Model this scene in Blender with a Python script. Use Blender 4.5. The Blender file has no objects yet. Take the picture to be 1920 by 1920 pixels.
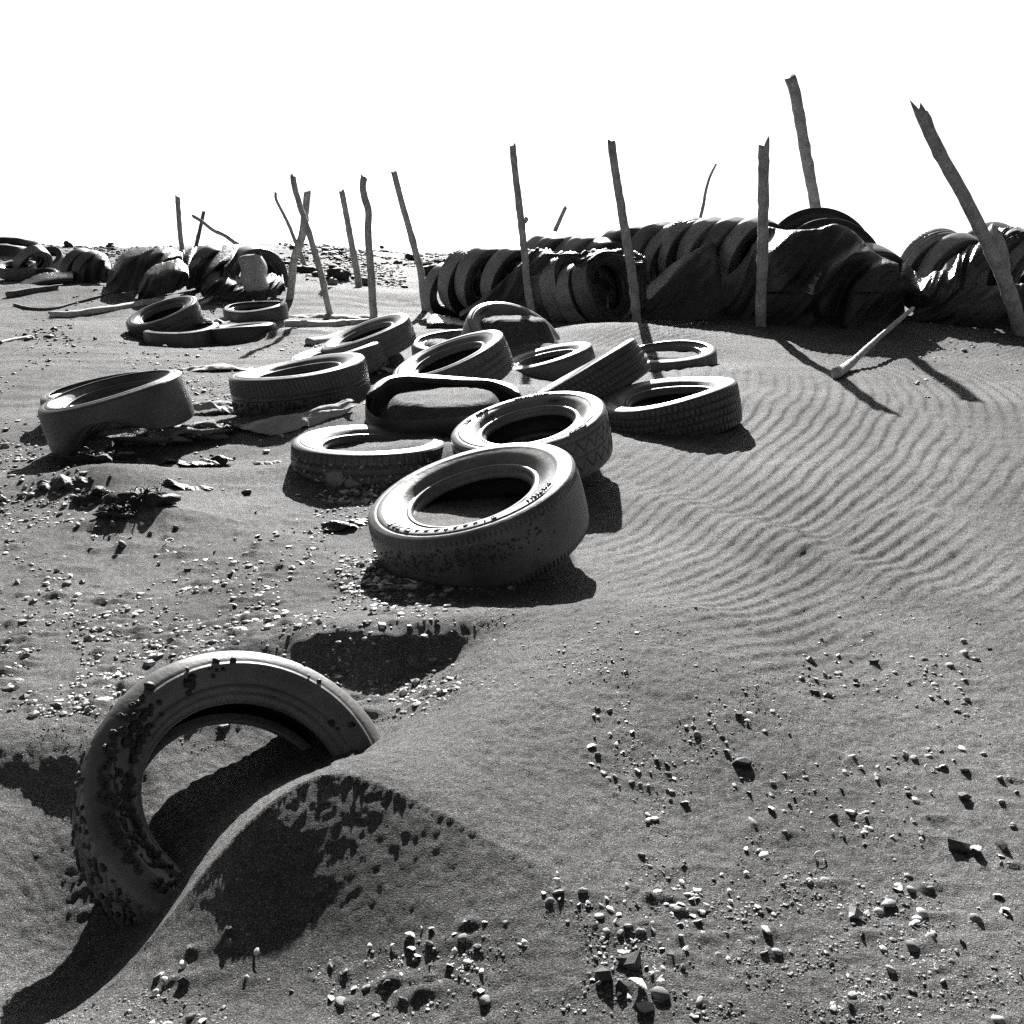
import bpy, bmesh, math, random
import numpy as np
from mathutils import Vector, Matrix

# ------------------------------------------------------------------ camera, sky, sun, exposure
SC = bpy.context.scene
COL = SC.collection
FPX, W0 = 2059.0, 1920.0           # focal length in photograph pixels, photograph width
CAM_H = 1.0                        # eye height above the beach slope
SLOPE = math.radians(5.0)          # the beach rises away from the camera
PITCH = math.atan((960.0 - 390.0) / FPX) - SLOPE
SUN_EL = math.radians(31.5)
SUN_AZ = math.radians(-1.5)        # from +Y towards +X, where the sun stands

cam_d = bpy.data.cameras.new('camera')
cam = bpy.data.objects.new('camera', cam_d)
COL.objects.link(cam)
cam_d.sensor_width = 36.0
cam_d.sensor_fit = 'HORIZONTAL'
cam_d.lens = FPX / W0 * 36.0
cam_d.clip_start = 0.05
cam_d.clip_end = 2000.0
cam.location = (0, 0, CAM_H)
cam.rotation_euler = (math.radians(90) - PITCH, 0, 0)
SC.camera = cam

world = bpy.data.worlds.new('World')
SC.world = world
world.use_nodes = True
wn = world.node_tree
for n in list(wn.nodes):
    wn.nodes.remove(n)
sky = wn.nodes.new('ShaderNodeTexSky')
sky.sky_type = 'NISHITA'
sky.sun_disc = False
sky.sun_elevation = SUN_EL
sky.sun_rotation = SUN_AZ
sky.air_density = 0.4
sky.dust_density = 1.4
sky.ozone_density = 1.0
bw = wn.nodes.new('ShaderNodeSeparateColor')      # black-and-white film behind a red filter
comb = wn.nodes.new('ShaderNodeCombineColor')
bg = wn.nodes.new('ShaderNodeBackground')
bg.inputs['Strength'].default_value = 0.05
wo = wn.nodes.new('ShaderNodeOutputWorld')
wn.links.new(sky.outputs['Color'], bw.inputs['Color'])
for ch in ('Red', 'Green', 'Blue'):
    wn.links.new(bw.outputs['Red'], comb.inputs[ch])
wn.links.new(comb.outputs['Color'], bg.inputs['Color'])
wn.links.new(bg.outputs['Background'], wo.inputs['Surface'])

sun_d = bpy.data.lights.new('sun', 'SUN')
sun_d.energy = 5.0
sun_d.angle = math.radians(0.5)
sun_d.color = (1.0, 0.985, 0.96)
sun = bpy.data.objects.new('sun', sun_d)
COL.objects.link(sun)
SUNV = Vector((math.sin(SUN_AZ) * math.cos(SUN_EL), math.cos(SUN_AZ) * math.cos(SUN_EL), math.sin(SUN_EL)))
sun.rotation_euler = SUNV.to_track_quat('Z', 'Y').to_euler()
sun.location = SUNV * 50

SC.view_settings.view_transform = 'Standard'
SC.view_settings.look = 'None'
SC.view_settings.gamma = 1.0
SC.view_settings.use_curve_mapping = False
SC.view_settings.exposure = 1.6
SC.render.engine = 'CYCLES'
SC.cycles.max_bounces = 5
SC.cycles.diffuse_bounces = 2
SC.cycles.glossy_bounces = 2
SC.cycles.use_denoising = False

RNG = np.random.default_rng(7)
random.seed(7)

# ------------------------------------------------------------------ photograph pixel -> place
CPOS = np.array([0, 0, CAM_H])
FW = np.array([0, math.cos(PITCH), -math.sin(PITCH)])
UP = np.array([0, math.sin(PITCH), math.cos(PITCH)])
RT = np.array([1.0, 0, 0])
TS = math.tan(SLOPE)

def ray(px, py):
    d = FW * FPX + RT * (px - 960.0) - UP * (py - 960.0)
    return d / np.linalg.norm(d)

def at(px, py, Y):
    """the point at forward distance Y on the line of sight through a pixel"""
    d = ray(px, py)
    return CPOS + d * (Y / d[1])

def on_plane(px, py, res=0.0):
    """the point of the beach slope (raised by res) seen at a pixel"""
    d = ray(px, py)
    t = (res - CAM_H) / (d[2] - TS * d[1])
    return CPOS + d * t

# ------------------------------------------------------------------ numpy noise
def _lat(seed):
    return np.random.default_rng(seed).random((256, 256))
_LATS = {}
def vnoise(x, y, seed=0):
    if seed not in _LATS:
        _LATS[seed] = _lat(seed)
    L = _LATS[seed]
    x = np.asarray(x, float); y = np.asarray(y, float)
    xi = np.floor(x).astype(int); yi = np.floor(y).astype(int)
    fx = x - xi; fy = y - yi
    fx = fx * fx * fx * (fx * (fx * 6 - 15) + 10); fy = fy * fy * fy * (fy * (fy * 6 - 15) + 10)
    a = L[xi % 256, yi % 256]; b = L[(xi + 1) % 256, yi % 256]
    c = L[xi % 256, (yi + 1) % 256]; d = L[(xi + 1) % 256, (yi + 1) % 256]
    return (a * (1 - fx) + b * fx) * (1 - fy) + (c * (1 - fx) + d * fx) * fy - 0.5
def fbm(x, y, seed=0, octv=4, gain=0.5):
    s = 0; a = 1.0
    for k in range(octv):
        s = s + a * vnoise(x * 2 ** k + 17.3 * k, y * 2 ** k - 9.1 * k, seed + k)
        a *= gain
    return s
def sstep(a, b, x):
    t = np.clip((np.asarray(x, float) - a) / (b - a), 0, 1)
    return t * t * (3 - 2 * t)

# ------------------------------------------------------------------ tagging helpers
def tag(o, label=None, cat=None, group=None, kind=None):
    if label: o['label'] = label
    if cat: o['category'] = cat
    if group: o['group'] = group
    if kind: o['kind'] = kind
    return o

def link(name, mesh, mat=None, parent=None):
    o = bpy.data.objects.new(name, mesh)
    COL.objects.link(o)
    if mat is not None and len(mesh.materials) == 0:
        mesh.materials.append(mat)
    if parent is not None:
        o.parent = parent
    return o

def empty(name, M):
    o = bpy.data.objects.new(name, None)
    o.empty_display_size = 0.1
    COL.objects.link(o)
    o.matrix_world = M
    return o

def mesh_np(name, verts, quads=None, tris=None, smooth=True):
    me = bpy.data.meshes.new(name)
    verts = np.ascontiguousarray(verts, dtype=np.float32)
    nq = 0 if quads is None else len(quads); nt = 0 if tris is None else len(tris)
    me.vertices.add(len(verts))
    me.vertices.foreach_set('co', verts.ravel())
    nl = nq * 4 + nt * 3
    me.loops.add(nl)
    idx = []
    if nq: idx.append(np.asarray(quads, np.int32).ravel())
    if nt: idx.append(np.asarray(tris, np.int32).ravel())
    me.loops.foreach_set('vertex_index', np.concatenate(idx).astype(np.int32))
    me.polygons.add(nq + nt)
    st = np.concatenate([np.arange(nq, dtype=np.int32) * 4, nq * 4 + np.arange(nt, dtype=np.int32) * 3])
    me.polygons.foreach_set('loop_start', st.astype(np.int32))
    me.polygons.foreach_set('use_smooth', np.full(nq + nt, smooth))
    me.update(calc_edges=True)
    me.validate()
    return me

def grid_quads(nu, nv, wrap_u=False, off=0):
    i = np.arange(nu if wrap_u else nu - 1); j = np.arange(nv - 1)
    I, J = np.meshgrid(i, j, indexing='ij')
    I2 = (I + 1) % nu
    a = I * nv + J; b = I2 * nv + J; c = I2 * nv + J + 1; d = I * nv + J + 1
    return np.stack([a, b, c, d], -1).reshape(-1, 4) + off

# ------------------------------------------------------------------ materials
def new_mat(name):
    m = bpy.data.materials.new(name)
    m.use_nodes = True
    nt = m.node_tree
    b = nt.nodes['Principled BSDF']
    return m, nt, b

def nd(nt, t, **kw):
    n = nt.nodes.new(t)
    for k, v in kw.items():
        if k in ('_in',):
            continue
        setattr(n, k, v)
    for k, v in kw.get('_in', {}).items():
        n.inputs[k].default_value = v
    return n

def ramp(nt, src, stops):
    r = nt.nodes.new('ShaderNodeValToRGB')
    el = r.color_ramp.elements
    while len(el) > 1:
        el.remove(el[-1])
    el[0].position = stops[0][0]; el[0].color = (*[stops[0][1]] * 3, 1)
    for p, v in stops[1:]:
        e = el.new(p); e.color = (v, v, v, 1)
    nt.links.new(src, r.inputs['Fac'])
    return r

def noise_node(nt, co, scale, detail=4.0, rough=0.55, dist=0.0):
    n = nd(nt, 'ShaderNodeTexNoise', _in={'Scale': scale, 'Detail': detail, 'Roughness': rough, 'Distortion': dist})
    nt.links.new(co, n.inputs['Vector'])
    return n

def bump(nt, height, strength, dist, prev=None):
    b = nd(nt, 'ShaderNodeBump', _in={'Strength': strength, 'Distance': dist})
    nt.links.new(height, b.inputs['Height'])
    if prev is not None:
        nt.links.new(prev, b.inputs['Normal'])
    return b.outputs['Normal']

def mix(nt, a, b, fac, mode='MIX'):
    m = nt.nodes.new('ShaderNodeMix'); m.data_type = 'RGBA'; m.blend_type = mode
    for k, v in ((6, a), (7, b)):
        if isinstance(v, float):
            m.inputs[k].default_value = (v, v, v, 1)
        else:
            nt.links.new(v, m.inputs[k])
    if isinstance(fac, float):
        m.inputs[0].default_value = fac
    else:
        nt.links.new(fac, m.inputs[0])
    return m.outputs[2]

def mat_sand():
    m, nt, b = new_mat('sand')
    tc = nd(nt, 'ShaderNodeTexCoord').outputs['Object']
    big = noise_node(nt, tc, 1.6, 5)
    col = ramp(nt, big.outputs['Fac'], [(0.32, 0.10), (0.68, 0.215)]).outputs['Color']
    mid = noise_node(nt, tc, 48, 4, 0.7)
    col = mix(nt, col, ramp(nt, mid.outputs['Fac'], [(0.3, 0.6), (0.7, 1.35)]).outputs['Color'], 1.0, 'MULTIPLY')
    grain = noise_node(nt, tc, 330, 2, 0.7)
    g = ramp(nt, grain.outputs['Fac'], [(0.28, 0.25), (0.5, 1.0), (0.62, 1.5), (0.69, 3.6)]).outputs['Color']  # brightest stop paints sparse sun glints into the grain colour
    col = mix(nt, col, g, 1.0, 'MULTIPLY')
    nt.links.new(col, b.inputs['Base Color'])
    b.inputs['Roughness'].default_value = 0.8
    b.inputs['Specular IOR Level'].default_value = 0.25
    n1 = noise_node(nt, tc, 34, 5, 0.68)
    n2 = noise_node(nt, tc, 120, 3, 0.7)
    n3 = noise_node(nt, tc, 420, 2, 0.7)
    nn = bump(nt, n1.outputs['Fac'], 1.0, 0.03)
    nn = bump(nt, n2.outputs['Fac'], 1.0, 0.022, nn)
    nn = bump(nt, n3.outputs['Fac'], 1.0, 0.009, nn)
    nt.links.new(nn, b.inputs['Normal'])
    return m

def mat_rubber(name, base=0.07, dust=0.2, rough=0.42, dustamt=0.5):
    m, nt, b = new_mat(name)
    tc = nd(nt, 'ShaderNodeTexCoord').outputs['Object']
    oi = nd(nt, 'ShaderNodeObjectInfo')
    off = nd(nt, 'ShaderNodeVectorMath', operation='ADD')
    nt.links.new(tc, off.inputs[0]); nt.links.new(oi.outputs['Location'], off.inputs[1])
    co = off.outputs[0]
    big = noise_node(nt, co, 7, 6, 0.6, 0.3)
    fine = noise_node(nt, co, 60, 5, 0.65)
    d = ramp(nt, big.outputs['Fac'], [(0.5 - 0.4 * dustamt, 0.0), (0.78 - 0.2 * dustamt, 1.0)]).outputs['Color']
    d2 = ramp(nt, fine.outputs['Fac'], [(0.3, 0.5), (0.7, 1.0)]).outputs['Color']
    dm = mix(nt, d, d2, 1.0, 'MULTIPLY')
    nt.links.new(mix(nt, base, dust, dm), b.inputs['Base Color'])
    r = nt.nodes.new('ShaderNodeMapRange')
    nt.links.new(dm, r.inputs['Value'])
    r.inputs['To Min'].default_value = rough; r.inputs['To Max'].default_value = min(rough + 0.22, 0.9)
    nt.links.new(r.outputs['Result'], b.inputs['Roughness'])
    b.inputs['Specular IOR Level'].default_value = 0.5
    nn = bump(nt, fine.outputs['Fac'], 0.35, 0.002)
    nn = bump(nt, big.outputs['Fac'], 0.3, 0.006, nn)
    nt.links.new(nn, b.inputs['Normal'])
    return m

def mat_wood(name, lo, hi):
    m, nt, b = new_mat(name)
    tc = nd(nt, 'ShaderNodeTexCoord').outputs['Object']
    mp = nd(nt, 'ShaderNodeMapping', _in={'Scale': (60, 60, 5)})
    nt.links.new(tc, mp.inputs['Vector'])
    s = noise_node(nt, mp.outputs['Vector'], 1.0, 5, 0.65, 0.6)
    p = noise_node(nt, tc, 9, 4)
    c1 = ramp(nt, s.outputs['Fac'], [(0.3, lo), (0.68, hi)]).outputs['Color']
    c2 = ramp(nt, p.outputs['Fac'], [(0.3, 0.6), (0.65, 1.1)]).outputs['Color']
    nt.links.new(mix(nt, c1, c2, 1.0, 'MULTIPLY'), b.inputs['Base Color'])
    b.inputs['Roughness'].default_value = 0.75
    nn = bump(nt, s.outputs['Fac'], 0.5, 0.004)
    nt.links.new(nn, b.inputs['Normal'])
    return m

def mat_cloth(name, lo, hi, rough=0.55, weave=420):
    m, nt, b = new_mat(name)
    tc = nd(nt, 'ShaderNodeTexCoord').outputs['Object']
    p = noise_node(nt, tc, 6, 6, 0.6)
    nt.links.new(ramp(nt, p.outputs['Fac'], [(0.3, lo), (0.72, hi)]).outputs['Color'], b.inputs['Base Color'])
    b.inputs['Roughness'].default_value = rough
    b.inputs['Specular IOR Level'].default_value = 0.4
    w = noise_node(nt, tc, weave, 2, 0.6)
    f = noise_node(nt, tc, 28, 4, 0.6, 0.8)
    nn = bump(nt, f.outputs['Fac'], 0.5, 0.02)
    nn = bump(nt, w.outputs['Fac'], 0.3, 0.002, nn)
    nt.links.new(nn, b.inputs['Normal'])
    return m

def mat_stone(name, lo, hi, rough=0.7):
    m, nt, b = new_mat(name)
    tc = nd(nt, 'ShaderNodeTexCoord').outputs['Object']
    oi = nd(nt, 'ShaderNodeObjectInfo')
    p = noise_node(nt, tc, 45, 5, 0.6)
    c = ramp(nt, oi.outputs['Random'], [(0.0, lo), (1.0, hi)]).outputs['Color']
    v = ramp(nt, p.outputs['Fac'], [(0.3, 0.65), (0.7, 1.15)]).outputs['Color']
    nt.links.new(mix(nt, c, v, 1.0, 'MULTIPLY'), b.inputs['Base Color'])
    b.inputs['Roughness'].default_value = rough
    nn = bump(nt, p.outputs['Fac'], 0.4, 0.004)
    nt.links.new(nn, b.inputs['Normal'])
    return m

def mat_gravel():
    m, nt, b = new_mat('gravel_stones')
    tc = nd(nt, 'ShaderNodeTexCoord').outputs['Object']
    p = noise_node(nt, tc, 22, 1, 0.5)
    nt.links.new(ramp(nt, p.outputs['Fac'], [(0.3, 0.06), (0.5, 0.15), (0.6, 0.32), (0.68, 0.65)]).outputs['Color'], b.inputs['Base Color'])
    b.inputs['Roughness'].default_value = 0.65
    return m

SAND = mat_sand()
RUB = mat_rubber('worn_rubber', 0.04, 0.13, 0.30, 0.5)
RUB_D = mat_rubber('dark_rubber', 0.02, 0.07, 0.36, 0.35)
RUB_P = mat_rubber('pale_dusty_rubber', 0.07, 0.19, 0.30, 0.65)
RUB_W = mat_rubber('sunlit_tread_rubber', 0.12, 0.36, 0.30, 0.75)  # paler so wall-tyre treads look sunlit; sunlight put into the colour
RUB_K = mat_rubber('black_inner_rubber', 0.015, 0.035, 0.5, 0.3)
LETT = mat_rubber('lettering_rubber', 0.05, 0.10, 0.4, 0.4)  # darker than the sidewalls: relief shading put into the letter colour
WOOD = mat_wood('driftwood', 0.28, 0.58)
WOOD_P = mat_wood('pale_driftwood', 0.35, 0.7)
WOOD_D = mat_wood('dark_driftwood', 0.06, 0.2)
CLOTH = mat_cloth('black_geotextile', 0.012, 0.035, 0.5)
CLOTH_S = mat_cloth('shiny_black_sheeting', 0.015, 0.05, 0.28)
CLOTH_P = mat_cloth('pale_rag', 0.2, 0.5, 0.8)
NET = mat_cloth('frayed_netting', 0.015, 0.06, 0.6, 200)
WEED = mat_cloth('dry_weed', 0.012, 0.05, 0.7, 150)
WEED_L = mat_cloth('lit_weed', 0.06, 0.24, 0.8, 150)  # paler: sunlight on the tops of the weed mats put into the colour
STONE = mat_stone('grey_stone', 0.14, 0.45)
STONE_D = mat_stone('dark_stone', 0.02, 0.08)
SHELL = mat_stone('shell', 0.7, 0.85, 0.45)
GRAVEL = mat_gravel()
RUBBLE = mat_stone('crest_rubble', 0.05, 0.05)
BARN = mat_stone('barnacle', 0.02, 0.05, 0.6)
BARN_P = mat_stone('pale_barnacle', 0.2, 0.4, 0.6)
PLASTIC = mat_stone('weathered_plastic', 0.35, 0.4, 0.4)

# ------------------------------------------------------------------ where the tyres lie
# centre x, y, half axes a, b and tilt of the upper rim as it shows; side of the tilt; radius, width
TY = {
 'T1': (474,1466,286,249, 152,-1, .29,.18),
 'T2': (882,917,195,74, 17, 1, .31,.20),
 'T3': (989,789,143,48, 12, 1, .30,.19),
 'T4': (693,826,138,28, 0.5, 1, .30,.17),
 'T5': (833,741,140,42, 1, 1, .335,.14),
 'T6': (1092,692,108,3, 30, 1, .305,.19),
 'T7': (1252,735,122,25, 9, 1, .315,.20),
 'T8': (1252,660,86,20, 3, 1, .30,.17),
 'T9': (838,665,108,25, 22, 1, .31,.19),
 'T10':(968,622,92,46, -22, 1, .35,.17),
 'T11':(848,637,74,19, 6, 1, .29,.17),
 'T12':(1022,667,86,15, 14, 1, .30,.18),
 'T13':(557,690,122,16, 11, 1, .33,.20),
 'T14':(630,657,86,11, 14, 1, .30,.17),
 'T15':(682,622,86,15, 22, 1, .31,.17),
 'T16':(207,731,128,19, 19, 1, .30,.22),
 'T17':(192,725,108,18, 15, 1, .29,.17),
 'T18':(302,583,66,17, 24, 1, .31,.20),
 'T19':(340,617,68,6, 9, 1, .31,.19),
 'T20':(447,612,65,3, 8, 1, .30,.19),
 'T21':(478,574,56,9, 8, 1, .29,.18),
}
def pose(cx, cy, a, b, th, ms, R, w, depth=None):
    d = ray(cx, cy)
    dep = FPX * R * 0.95 / a if depth is None else depth * (d @ FW) / d[1]
    c = CPOS + d * (dep / (d @ FW))
    v = -d; t = math.radians(th)
    m = RT * (-math.sin(t) * ms) + UP * (math.cos(t) * ms)
    m = m - (m @ v) * v; m /= np.linalg.norm(m)
    k = b / a
    return c, k * v + math.sqrt(1 - k * k) * m
POSE = {k: pose(*s) for k, s in TY.items()}
FILL = {'T2': .155, 'T3': .10, 'T4': .085, 'T5': .225, 'T7': .10, 'T8': .115, 'T9': .06, 'T10': .28, 'T11': .10, 'T12': .03,
        'T13': .17, 'T14': .10, 'T15': .10, 'T17': .12, 'T18': .0, 'T19': .03, 'T20': .03, 'T21': .06}

# ------------------------------------------------------------------ the beach
# bumps: x, y, sigma along, sigma across, direction (deg), height
GB = [
 (.18, 2.02, .38, .22, 20, .035), (-.72, 1.60, .15, .20, 0, -.20), (-.15, 2.95, .35, .16, 0, .03), (-.50, 1.38, .22, .13, 0, -.06), 
 (-.50, 2.02, .16, .14, 0, -.07),
 (.75, 3.35, .55, .10, -55, .05), (1.3, 4.6, .8, .5, 0, .03),
 (-.28, 4.62, .36, .30, 0, .09), (-.28, 4.2, .34, .14, 0, .085), (.08, 7.25, .28, .14, 0, .12), (-.33, 5.6, .30, .25, 0, .05), (-.72, 4.85, .16, .24, 20, .09), (-.97, 5.05, .30, .25, 0, .07),
 (.62, 7.95, .55, .42, 0, .19), (-.05, 6.7, .25, .25, 0, .10), (-.55, 6.9, .22, .2, 0, .08), (-2.5, 8.85, .45, .3, 0, -.09), (.2, 6.7, .3, .2, 0, -.05), (1.05, 6.85, .35, .3, 0, .025), (-1.46, 3.95, .16, .10, 0, .05), (-1.17, 3.52, .17, .09, 10, .05), (-1.30, 3.72, .2, .12, 0, .03),
 (1.9, 9.3, 1.1, .6, -5, .13), (2.5, 7.7, 1.2, .6, 0, .05), (2.6, 8.6, .6, .4, 0, .03), (3.7, 9.1, 1.2, .7, 0, .10), (1.4, 6.2, .8, .5, -20, .05),
 (.05, 5.9, .3, .25, 0, .05), (.95, 5.6, .35, .2, 0, .05),
 (-1.55, 4.75, .30, .2, 0, .04), (-1.9, 9.1, .35, .3, 0, .06),
 (-3.6, 12.4, 2.0, .8, 5, .14), (-6.0, 13.5, 2.0, 1.0, 0, .12), (-2.2, 11.6, .6, .5, 0, .10), (-1.2, 12.0, 1.0, .25, 8, .06),
 (-5.4, 24., 1.6, 2., 0, .20), (-10.5, 24., 2.5, 2., 0, .25), (-2.8, 23., 2.0, 2., 0, .05), (4., 23., 5., 2., 0, -.1),
 (-3.3, 14.5, 1.5, .5, 10, .13), (-1.8, 4.0, .3, .16, 0, .03), (-1.35, 4.05, .35, .12, 10, .04),
]
def plane(Y):
    Y = np.asarray(Y, float)
    d = np.clip(Y - 23.0, 0, 8.0); d2 = np.maximum(Y - 31.0, 0)
    return TS * Y - 0.012 * d * d - 0.19 * d2

def bumps(X, Y):
    z = np.zeros(np.broadcast(X, Y).shape)
    for (x, y, sa, sb, rot, h) in GB:
        r = math.radians(rot); c, s = math.cos(r), math.sin(r)
        u = ((X - x) * c + (Y - y) * s) / sa; v = (-(X - x) * s + (Y - y) * c) / sb
        z = z + h * np.exp(-0.5 * (u * u + v * v))
    # scoured hollow beside the upright tyre: a sharp bank at its far side
    ex = (X + .30) / .21; edge = 2.35 + .14 * fbm(X * 4, Y * 0 + 3, 31, 3)
    dy = Y - edge
    z = z - .085 * np.exp(-.5 * np.abs(ex) ** 3) * np.where(dy > 0, np.exp(-.5 * (dy / .06) ** 2), np.exp(-.5 * (dy / .30) ** 2))
    # low berm between the lettered tyre and that hollow
    dy = Y - 2.44 - .06 * (X + .1)
    z = z + .095 * np.exp(-.5 * ((X + .02) / .50) ** 4) * np.where(dy > 0, np.exp(-.5 * (dy / .17) ** 2), np.exp(-.5 * (dy / .42) ** 2))
    # heap before the upright tyre: a sharp crest bent round an apex, falling towards the camera
    dx = X + .30
    yc = 1.66 - np.where(dx < 0, .90, .55) * (np.sqrt(dx * dx + .0016) - .04); dy = Y - yc
    ady = np.sqrt(dy * dy + .012 ** 2) - .012
    back = np.where(dx < 0, np.exp(-ady / .14), np.exp(-.5 * (dy / (.12 + .9 * np.clip(dx, 0, .25))) ** 2))
    face = .365 * .05 * np.log1p(np.exp(np.clip((.30 + dy) / .05, -30, 30)))
    z = z + np.exp(-.5 * (dx / np.where(dx < 0, .24, .27)) ** 2) * np.where(dy > 0, .112 * back, face)
    # bank on the left of it
    ex = (X + .95) / .20; dy = Y - 1.92
    z = z - .045 * np.exp(-.5 * ex ** 4) * np.where(dy > 0, np.exp(-.5 * (dy / .06) ** 2), np.exp(-.5 * (dy / .22) ** 2))
    return z

RIP_Y = np.linspace(0, 20, 400)
RIP_X = np.cumsum(np.interp(RIP_Y, [0, 2.0, 2.6, 4.3, 5.8, 6.6, 7.5, 9, 20], [1.3, 1.2, 1.05, .52, .34, .0, -.55, -.5, -.3])) * (RIP_Y[1] - RIP_Y[0])
def terrain(X, Y):
    X = np.asarray(X, float); Y = np.asarray(Y, float)
    z = plane(Y) + bumps(X, Y)
    z = z + .05 * fbm(X * .55, Y * .55, 3, 3) * sstep(2, 8, Y) + .022 * fbm(X * 1.7, Y * 1.7, 11, 3) * (.25 + .75 * sstep(1.9, 2.6, Y))
    z = z + .10 * fbm(X * .35, Y * .35, 5, 3) * sstep(13, 22, Y)
    # wind ripples, crests bending across the right-hand slope
    cx = np.interp(Y, RIP_Y, RIP_X)
    wv = X - cx + .12 * fbm(X * .7, Y * .4, 21, 2) + .028 * fbm(X * 4, Y * 1.8, 23, 2)
    ph = wv / .075
    def tooth(p):
        fr = p - np.floor(p)
        t = np.where(fr < .72, fr / .72, (1 - fr) / .28)
        return t * t * (3 - 2 * t)
    fork = sstep(-.04, .04, vnoise(X * 1.3 + 3, Y * .7, 47))
    prof = tooth(ph) * (1 - fork) + tooth(ph + .5) * fork
    mask = sstep(-.2, .4, X - .04 * Y + .4 * vnoise(X * .8, Y * .8, 41)) * sstep(1.9, 2.7, Y) * (1 - sstep(10, 14, Y))
    mask = mask * (.55 + .75 * np.clip(vnoise(X * 1.1 + 5, Y * 1.1, 43) + .5, 0, 1))
    z = z + .0058 * mask * (prof - .5) * np.clip(.85 + 1.6 * vnoise(X * 1.8, Y * 1.2, 45), .12, 1.5)
    # faint drag lines on the left
    ml = sstep(-.2, -1.0, X) * sstep(3.0, 4.5, Y) * (1 - sstep(12, 16, Y))
    l = fbm((Y - .18 * X) * 7.5, X * .35, 51, 3)
    z = z + .016 * ml * l
    near = (1 - sstep(3.5, 7.0, Y)) * (1 - .5 * np.exp(-((X + .3) / .4) ** 2 - ((Y - 1.5) / .3) ** 2))
    z = z + near * (.0022 * fbm(X * 45, Y * 45, 62, 2) + .0030 * vnoise(X * 105, Y * 105, 64))
    # small lumps
    z = z + .0045 * fbm(X * 14, Y * 14, 61, 3) * (.35 + .65 * sstep(1.7, 2.4, Y)) + .010 * np.clip(vnoise(X * 9, Y * 9, 65) - .22, 0, 1) * sstep(1.2, 1.7, Y)
    for k, f in FILL.items():
        c, n = POSE[k]; R, w = TY[k][6:]
        m = c - n * .45 * w
        r = np.hypot(X - m[0], Y - m[1])
        wt = 1 - sstep(.60 * R, .92 * R, r)
        tgt = plane(Y) + f + .02 * fbm(X * 5, Y * 5, 71, 3)
        z = z * (1 - wt) + np.maximum(z, tgt) * wt
    return z

def ground_at(px, py):
    """the point of the modelled beach seen at a pixel"""
    d = ray(px, py)
    ts = np.geomspace(0.8, 60, 900)
    P = CPOS + d[None, :] * ts[:, None]
    h = P[:, 2] - terrain(P[:, 0], P[:, 1])
    i = np.argmax(h < 0)
    if h[i] >= 0:
        return on_plane(px, py)
    t0, t1 = ts[i - 1], ts[i]
    u = h[i - 1] / (h[i - 1] - h[i])
    p = CPOS + d * (t0 + (t1 - t0) * u)
    p[2] = float(terrain(p[0], p[1]))
    return p

MIDS = [(POSE[k][0] - POSE[k][1] * .45 * TY[k][7], TY[k][6]) for k in TY if k != 'T1']
def zone_pts(x0, x1, y0, y1, n, rng, hole=None, clump=True):
    out = []
    while len(out) < n:
        px, py = rng.uniform(x0, x1), rng.uniform(y0, y1)
        if hole and hole(px, py):
            continue
        if clump and vnoise(px / 95., py / 60., 86) + .5 < rng.uniform(.25, .75):
            continue
        q = on_plane(px, py)
        if any((q[0] - m[0]) ** 2 + (q[1] - m[1]) ** 2 < (r * .96) ** 2 for m, r in MIDS):
            continue
        out.append(q)
    P = np.array(out)
    P[:, 2] = terrain(P[:, 0], P[:, 1])
    return P

inT1 = lambda x, y: (60 < x < 780 and 1190 < y < 1720) or (250 < x < 1100 and 1380 < y < 1690) or (450 < x < 1000 and 1380 < y < 1760)
ZP = [(1040, 1915, 1400, 1720, 85, .004, .0095, 'stones scattered on the near sand at the lower right'),
      (280, 1320, 1680, 1915, 72, .004, .0095, 'stones along the bottom of the picture'),
      (1250, 1915, 1720, 1915, 18, .005, .011, 'stones in the bottom right corner'),
      (1500, 1915, 1200, 1400, 22, .006, .012, 'stones on the right sand above the shell scatter'),
      (0, 560, 960, 1330, 95, .007, .014, 'stones in the pebble field behind the upright tyre')]
rz = np.random.default_rng(77)
PEB_AT = []
for (x0, x1, y0, y1, n, r0, r1, gp) in ZP:
    P = zone_pts(x0, x1, y0, y1, n, rz, inT1)
    PEB_AT.append([(q, rz.uniform(r0, r1) * (1.25 if rz.random() < .12 else 1)) for q in P])
# blown sand lies in the lee (right) of the stones
TAILS = [(q[0], q[1], r) for PP in PEB_AT for q, r in PP]
_t = zone_pts(-100, 800, 950, 1340, 420, rz)
TAILS += [(q[0], q[1], rz.uniform(.008, .014)) for q in _t]

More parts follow.
